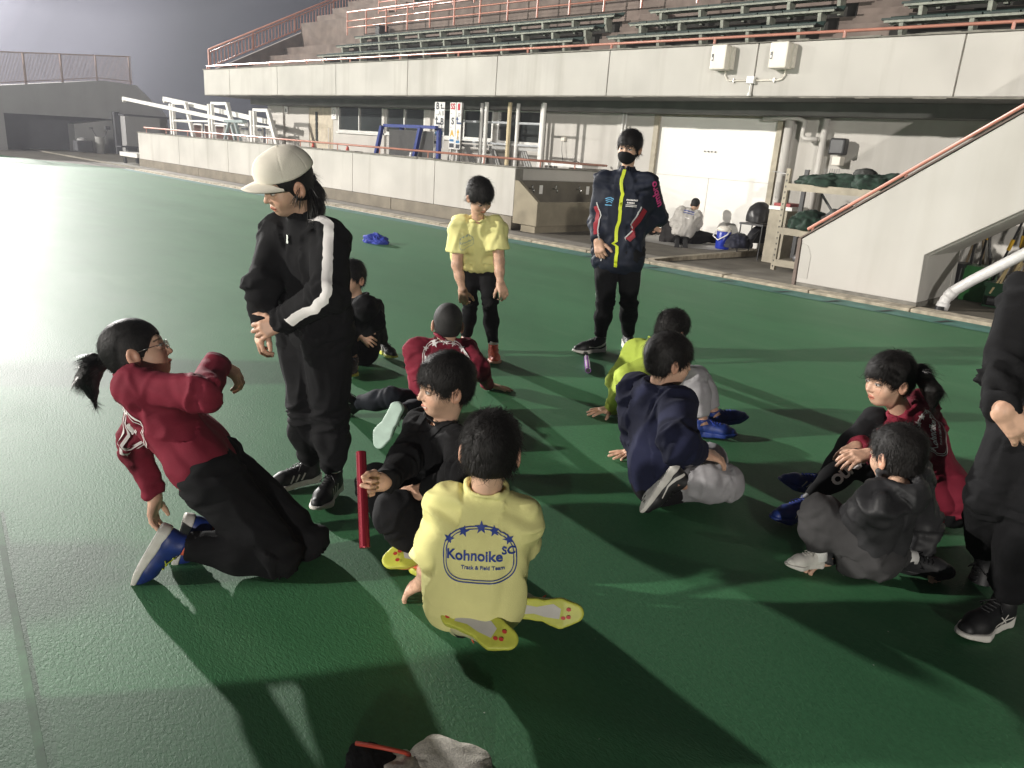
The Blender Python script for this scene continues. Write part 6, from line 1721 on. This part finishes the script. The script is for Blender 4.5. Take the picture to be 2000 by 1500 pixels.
# 5 ---- boy in maroon from behind
R5 = cast('back_boy', label='person with shaved head in maroon shirt seated with back turned, pale shoe sole shown', seed=55, hair='buzz', res=1.3, hR=FLAT,
    top=dict(name='long_sleeve_shirt', mat=c_maroon, sleeve='long', off=0.016, fold=0.0108, w=1.0), bottom=dict(mat=c_bluebl, off=0.008, w=0.95, fold=0.0081),
    shoe=shoes(k_black, k_mint, k_black, 'cross', k_white), sock=k_blue2)
back_print(R5, p_white, 1.0, 0.035)

# 6 ---- boy in black holding a baton
R6 = cast('baton_boy', label='smiling person in black polo sitting cross-legged holding a red baton', seed=66, hair='bowl', mouth='smile', res=0.9, hR=GRIP,
    top=dict(name='polo_shirt', mat=c_black, sleeve='long', off=0.015, fold=0.0121, w=1.0), bottom=dict(mat=c_black2, off=0.020, w=1.12),
    shoe=shoes(k_orange, k_lime, k_orange, None, None, k_red))
# polo collar flaps
J = R6['J']; fr = R6['frS']; lat = R6['latS']
for sx in (-1, 1):
    n0 = J['neck'] + np.array((0, 0, 0.02))
    V, F = ribbon_mesh(R6['tb'], [n0 - fr*0.06 + lat*sx*0.02, n0 + lat*sx*0.075, n0 + fr*0.06 + lat*sx*0.045 - np.array((0,0,0.02)), n0 + fr*0.10 + lat*sx*0.012 - np.array((0,0,0.055))], 0.036, 0.006, 3, 0.012)
    np_mesh('collar', V, F, c_black, R6['top'], R6['org'])
back_print(R6, mat('orange_emblem', (0.50, 0.10, 0.02), 0.6), 0.24, 0.0, -0.07, front=True, name='chest_emblem')
hF = unit(POSES['baton_boy']['handR']['F']); hN = unit(POSES['baton_boy']['handR']['N'])
wr = np.array(POSES['baton_boy']['J']['wR']); gc = wr + hF * 0.088 - hN * 0.028
bd = unit(np.array(BATON[0]) - np.array(BATON[1])); bd = unit(bd - 0.6 * hF * (bd @ hF))
BATON = [tuple(gc + bd * 0.115), tuple(gc - bd * 0.190)]
bt = MB(); bt.tube([BATON[0], BATON[1]], 0.0165, 16)
bo = bt.build('relay_baton', mat('red_metal_baton', (0.24, 0.015, 0.03), 0.25, 0.1, metal=0.5), origin=BATON[1], smooth=False, bevel=0.002)
tag(bo, 'shiny dark red relay baton held upright in a fist', 'baton')
# 7 ---- boy in yellow kneeling with his back to us
R7 = cast('yellow_boy', label='person in pale yellow T-shirt with blue club print kneeling with back to camera, in front', seed=77, hair='short', res=0.9, bare=True, hL=LOOSE,
    top=dict(name='t_shirt', mat=c_yellow, sleeve='short', off=0.015, w=0.83, hem=0.03, fold=0.0108, sl=1.04, slen=0.97, flare=1.6),
    bottom=dict(mat=c_black2, off=-0.012, w=0.90), shoe=shoes(mat('shoe_pale_lime', (0.55,0.52,0.30), 0.5, 0.2), k_lime, k_orange, None, None, k_red), sock=k_black)
back_print(R7, p_blue, 0.86, -0.055, 0.010, rot=0.10)

# 8 ---- masked person
R8 = cast('masked', label='tall person in dark navy track jacket with lime zip and black face mask', seed=88, hair='bowl', res=1.5, nohandR=False, hL=HALF, hR=HALF,
    top=dict(name='track_jacket', mat=c_trk, sleeve='long', off=0.024, w=0.98, hem=0.06, collar='stand', fold=0.0121, flare=1.1), bottom=dict(mat=c_black2, off=0.010, w=0.92, fold=0.0108),
    shoe=shoes(k_black, k_white, k_black, 'swoosh', k_white), sock=k_black)
J = R8['J']; fr = R8['frS']; lat = R8['latS']; up = R8['up']
band(R8, 'tb', [J['neck'] + fr*0.14 + up*0.03, R8['chest'] + fr*0.2, J['pel'] + fr*0.2 + up*0.02, J['pel'] + fr*0.2 - up*0.10], 0.024, p_lime, 'zip_placket')
band(R8, 'tb', [R8['chest'] + fr*0.1 - lat*0.2 - up*0.05, J['pel'] + fr*0.16 - lat*0.10 + up*0.15], 0.045, p_redp, 'red_panel')
band(R8, 'tb', [R8['chest'] + fr*0.1 + lat*0.2 - up*0.05, J['pel'] + fr*0.16 + lat*0.16 + up*0.16], 0.035, p_redp, 'red_panel')
band(R8, 'tb', [R8['chest'] + fr*0.1 + lat*0.19 - up*0.02, J['pel'] + fr*0.18 + lat*0.13 + up*0.15, J['pel'] + fr*0.18 + lat*0.11 - up*0.04], 0.010, p_gray, 'piping')
band(R8, 'tb', [R8['chest'] + fr*0.12 - lat*0.16 - up*0.02, J['pel'] + fr*0.18 - lat*0.06 + up*0.12], 0.010, p_gray, 'piping')
for sd, sg in (('L', -1), ('R', 1)):
    band(R8, 'pb', [lerp(J['h'+sd], J['k'+sd], 0.05) + lat*sg*0.2, J['k'+sd] + lat*sg*0.2, lerp(J['k'+sd], J['a'+sd], 0.85) + lat*sg*0.2], 0.016, p_gray, 'side_stripe')
def textshape(s, size, bold=0.001, sp=1.0):
    v, f = text_mesh(s, size, sp, bold); return fine(v, f)
_v, _f = text_mesh('umbro', 0.075, 1.0, 0.002)
_sh = fine([(-b_, a_) for a_, b_ in _v], _f)
o_ = lerp(J['sL'], J['eL'], 0.30)
nn = unit(fr * 0.8 - lat * 0.6); uu = unit(J['sL'] - J['eL']); uu = unit(uu - nn * (uu @ nn)); rr = np.cross(uu, nn)
put_print('sleeve_lettering', (np.array(_sh[0]), _sh[1]), R8['top'], R8['tb'], o_, rr, uu, nn, p_pink)

def flat(polys):
    V = []; F = []
    for q in polys: F.append(tuple(range(len(V), len(V) + len(q)))); V.extend(q)
    return fine(V, F)
lg = []
for i in range(3):
    w = 0.032 - i*0.005; y = 0.016 - i*0.013
    lg.append([(-w, y), (0.004, y+0.012), (w, y), (w, y-0.005), (0.004, y+0.006), (-w, y-0.005)])
lg.append([(-0.03,-0.026),(0.02,-0.026),(0.02,-0.032),(-0.03,-0.032)])
back_print(R8, p_lblue, 1.0, 0.0, -0.085, shape=flat(lg), front=True, name='blue_emblem')
tx = [[(-0.036+0.010*i, 0.012), (-0.029+0.010*i, 0.014), (-0.029+0.010*i, 0.024), (-0.036+0.010*i, 0.022)] for i in range(8)] + [[(-0.03+0.011*i,-0.006),(-0.022+0.011*i,-0.006),(-0.022+0.011*i,0.004),(-0.03+0.011*i,0.004)] for i in range(5)] + [[(-0.038,-0.014),(0.04,-0.014),(0.04,-0.018),(-0.038,-0.018)],[(-0.038,-0.024),(0.04,-0.024),(0.04,-0.028),(-0.038,-0.028)]]
back_print(R8, p_white, 1.0, 0.0, 0.075, shape=flat(tx), front=True, name='chest_lettering')
# face mask
HM, hc, hs = R8['HM'], R8['hc'], R8['hs']
def maskf(X):
    d = ell((0, 0.030, -0.045), np.eye(3), (0.066, 0.068, 0.062))(X)
    d = smin(d, ell((0, 0.085, -0.030), np.eye(3), (0.016, 0.016, 0.024))(X), 0.03)
    d = smax(d, X[:, 2] + 0.010 + np.abs(X[:, 0]) * 0.15, 0.004); d = smax(d, 0.008 - X[:, 1], 0.004)
    return d
V, F = nets(maskf, (-0.09, -0.02, -0.13), (0.09, 0.13, 0.03), 0.0045)
np_mesh('face_mask', (V * hs) @ HM.T + hc, F, c_black, R8['body'], R8['org'])
b = MB()
for sx in (-1, 1):
    b.tube([hc + HM @ np.array(q) * hs for q in ((sx*0.060, 0.045, -0.025), (sx*0.074, 0.01, -0.005), (sx*0.083, -0.012, 0.012))], 0.0018, 5)
b.build('mask_strap', k_black, R8['body'], smooth=True)

# 9 ---- neon boy
R9 = cast('neon_boy', label='person in neon yellow sweatshirt and grey sweatpants seated behind the one in navy', seed=99, hair='short', res=1.3, hR=FLAT,
    top=dict(name='sweatshirt', mat=c_neon, sleeve='long', off=0.022, w=1.0, fold=0.009, sl=1.12), bottom=dict(mat=c_grey, off=0.020, w=1.15, fold=0.0121), shoe=shoes(k_blue, k_blue, k_blue2, None), sock=mat('ankle_brown', (0.35,0.2,0.14), 0.6))
# 10 --- navy boy
R10 = cast('navy_boy', label='person in navy sweatshirt and light grey trousers sitting, face turned right', seed=110, hair='bowl', res=1.1, hL=FLAT,
    top=dict(name='sweatshirt', mat=c_navy, sleeve='long', off=0.028, w=1.10, hem=0.02, fold=0.0121, sl=1.12), bottom=dict(mat=c_grey, off=0.016, w=1.15, fold=0.0121), shoe=shoes(k_black, k_white, k_black, 'swoosh', k_white, k_black), sock=mat('ankle_brown', (0.35,0.2,0.14), 0.6))
J = R10['J']
V, F = nets(union([(caps(J['hL'], J['hR'], 0.118, 0.118), 0.04), (caps(J['hR'], lerp(J['hR'], J['kR'], 0.30), 0.105, 0.098), 0.04)]), J['pel'] - 0.32, J['pel'] + 0.32, 0.012)
V[:, 2] = np.maximum(V[:, 2], 0.006)
np_mesh('shorts', V, F, c_black2, R10['body'], R10['org'])
# 11 --- ponytail girl
R11 = cast('tail_girl', label='person with ponytail in maroon shirt sitting and facing left, right side', seed=121, hair='bowl', res=1.1, tail=T11,
    top=dict(name='long_sleeve_shirt', mat=c_maroon, sleeve='long', off=0.022, w=1.04, hem=0.0, fold=0.0162), bottom=dict(mat=c_black2, off=0.006, w=1.0), shoe=shoes(k_blue, k_blue, k_blue2, 'stripes', k_white), sock=k_black)
back_print(R11, p_white, 0.80, 0.045, -0.01, rot=0.5)
J = R11['J']
_v, _f = text_mesh('OUNKLEY', 0.055, 0.95, 0.003)
nn = unit(np.array(J['kL'] + J['kR']) / 2 * 0 + R11['up'] * 0.0 + np.array((0.55, -0.55, 0.6)))
uu = unit(J['kL'] - J['hL']); rr = unit(np.cross(uu, nn)); nn = unit(np.cross(rr, uu))
V, F = fine(_v, _f); W = project(V, R11['pb'], lerp(J['kL'], J['aL'], 0.12), unit(J['kL'] - J['aL']), unit(np.cross(nn, unit(J['kL'] - J['aL']))), nn, 0.003)
np_mesh('leg_lettering', W, F, p_white, R11['trousers'], R11['org'], smooth=False)
b = MB(); b.box(0, 0.045, 0, 0.03, 0, 0.045)
tag(b.build('green_eraser', mat('pale_green_block', (0.45, 0.62, 0.25), 0.5), origin=(0,0,0)), 'tiny pale green block on the track beside the seated ponytail person', 'block').location = PT['block']
# 12 --- grey jacket boy
R12 = cast('grey_boy', label='person in charcoal hooded jacket sitting with back turned, leaning on both hands', seed=132, hair='short', res=1.0, hR=HALF, hL=HALF,
    top=dict(name='hooded_jacket', mat=c_char, sleeve='long', off=0.017, w=0.93, hem=0.02, fold=0.0189, collar='hood', sl=1.05), bottom=dict(mat=cloth_mat('mid_grey_cloth',(0.042,0.041,0.042),0.85), off=0.018, w=1.1), shoe=shoes(k_white, k_white, k_white, k=0.72), shoeR=shoes(c_char, c_char, k_black))
# 13 --- person at right edge
R13 = cast('edge_person', label='standing person in dark hoodie stepping at the right edge, head out of view', seed=143, hair='bowl', res=1.4, hR=LOOSE,
    top=dict(name='hoodie', mat=c_black, sleeve='long', off=0.014, w=0.95, hem=0.10, fold=0.0135, sl=1.05, collar='stand'), bottom=dict(mat=c_black2, off=0.014, w=1.0, ank=0.045, fold=0.0135), shoe=shoes(k_black, k_white, k_black, 'cross', k_white), sock=k_black)
# 14, 15 --- massage on the mat
R14 = cast('masseur', label='person in pale grey jacket kneeling on the mat by the white doors', seed=154, hair='buzz', res=2.5,
    top=dict(name='jacket', mat=c_wjk, sleeve='long', off=0.04, w=1.0, hem=0.06, fold=0.0162, sl=1.1), bottom=dict(mat=c_black2, off=0.015, w=1.0), shoe=shoes(k_black, k_black, k_white), ground=False)
back_print(R14, p_blue, 1.0, 0.07, shape=flat([[(-0.10+0.025*i,0.0),(-0.082+0.025*i,0.0),(-0.082+0.025*i,0.024),(-0.10+0.025*i,0.024)] for i in range(8)] + [[(-0.10+0.022*i,-0.04),(-0.084+0.022*i,-0.04),(-0.084+0.022*i,-0.02),(-0.10+0.022*i,-0.02)] for i in range(9)]), name='back_lettering')
back_print(R14, p_white, 1.0, -0.06, shape=flat([[(-0.04,0),(0.04,0),(0.04,0.02),(-0.04,0.02)]]), name='reflective_patch')
R15 = cast('lying', label='person in dark clothes lying on the mat by the white doors', seed=165, hair='short', res=2.5,
    top=dict(name='shirt', mat=c_dgrey, sleeve='long', off=0.02, w=1.0, fold=0.0108), bottom=dict(mat=c_black2, off=0.012, w=1.0), shoe=shoes(k_black, k_black, k_white))

# people standing outside the left edge: their long shadows cross the track in the photograph
RB = cast('bystander', label='person in black standing outside the left edge, nearest to the kneeling one', seed=176, hair='short', res=2.6,
    top=dict(name='jacket', mat=c_black, sleeve='long', off=0.03, w=1.05, hem=0.05, fold=0.01), bottom=dict(mat=c_black2, off=0.02, w=1.05), shoe=shoes(k_black, k_white, k_black))
RB['body']['group'] = 'people standing outside the left edge'
BL = ['person in black standing left of the camera, second nearest to the discarded jersey', 'person in black standing just left of the camera, closest to the discarded jersey',
      'person in black standing outside the left edge, the one furthest out on the track']
for lab, d_ in zip(BL, BYSTANDERS[1:]):
    c = RB['body'].copy(); COL.objects.link(c); c.location = RB['body'].location + Vector(d_); c['label'] = lab
    for ch in list(RB['body'].children):
        e_ = ch.copy(); COL.objects.link(e_); e_.parent = c
        for g_ in ch.children:
            f_ = g_.copy(); COL.objects.link(f_); f_.parent = e_

# ------------------------------------------------------------------ small things on the track
b = MB(); b.tube([PT['b0'], PT['b1']], 0.020, 16); rb = b.build('relay_baton', mat('striped_baton', (0.30, 0.10, 0.42), 0.25, 0.1, metal=0.3), origin=PT['b0'])
tag(rb, 'purple and silver relay baton lying on the track near the masked person', 'baton')
b = MB(); v = Vector(PT['b1']) - Vector(PT['b0'])
for dx, m_ in ((0.012, m_grey), (-0.013, m_white)):
    k = MB(); o1 = Vector((dx, 0, 0.0165)); k.bar(Vector(PT['b0']) + o1, Vector(PT['b1']) + o1, 0.009, 0.004); k.build('stripe', m_, rb)
k = MB(); d = (Vector(PT['b0']) - Vector(PT['b1'])).normalized(); k.tube([Vector(PT['b0']), Vector(PT['b0']) + d*0.002], 0.0165, 14); k.build('open_end', k_black, rb)
# crumpled cloths
def crumple(name, c, rad, m, seed, label, cat, amp=0.4, f=16, rot=0.0):
    o = heap(name, c, rad, m, label, cat, None, amp, f, seed, 60); o.rotation_euler = (0, 0, rot); return o
crumple('blue_cloth', PT['blue'], (0.20, 0.13, 0.11), mat('royal_blue_cloth', (0.015, 0.035, 0.30), 0.7, 0.2), 21, 'crumpled blue cloth lying alone on the track in the middle distance', 'cloth', 0.28, 14, 0.7)
gl = empty('discarded_jersey', PT['jersey'], 'crumpled white mesh jersey with black and red part at the bottom edge', 'jersey')
m_mesh = mat('white_mesh_cloth', (0.50, 0.47, 0.41), 0.85, 0.18, 160.0, 0.002, 240)
jx, jy = PT['jersey'][0], PT['jersey'][1]
heap('white_part', PT['jw'], (0.110, 0.080, 0.036), m_mesh, None, None, gl, 0.22, 13, 35, 80)
heap('white_part', PT['jw2'], (0.13, 0.07, 0.030), m_mesh, None, None, gl, 0.22, 14, 36, 80)
heap('black_part', PT['jb'], (0.08, 0.06, 0.026), c_black, None, None, gl, 0.28, 22, 33, 50)
b = MB(); b.tube([Vector(p) for p in PT['jr']], 0.0055, 6); b.build('red_cord', mat('red_cord', (0.42, 0.05, 0.025), 0.6), gl, smooth=True)

# ------------------------------------------------------------------ thin haze added for the lens glare around the far-left floodlight
hz = MB(); hz.box(-75, 30, -14, 26, -2.2, 9.5)
air = bpy.data.materials.new('glare_haze'); air.use_nodes = True
t = air.node_tree; t.nodes.clear()
ao = t.nodes.new('ShaderNodeOutputMaterial'); pv = t.nodes.new('ShaderNodeVolumePrincipled')
pv.inputs['Color'].default_value = (0.86, 0.87, 0.95, 1); pv.inputs['Density'].default_value = 0.0013; pv.inputs['Anisotropy'].default_value = 0.55
t.links.new(pv.outputs[0], ao.inputs['Volume'])
hb = hz.build('haze', air, kind='stuff')

for o in bpy.data.objects:
    if 'org' in o: del o['org']
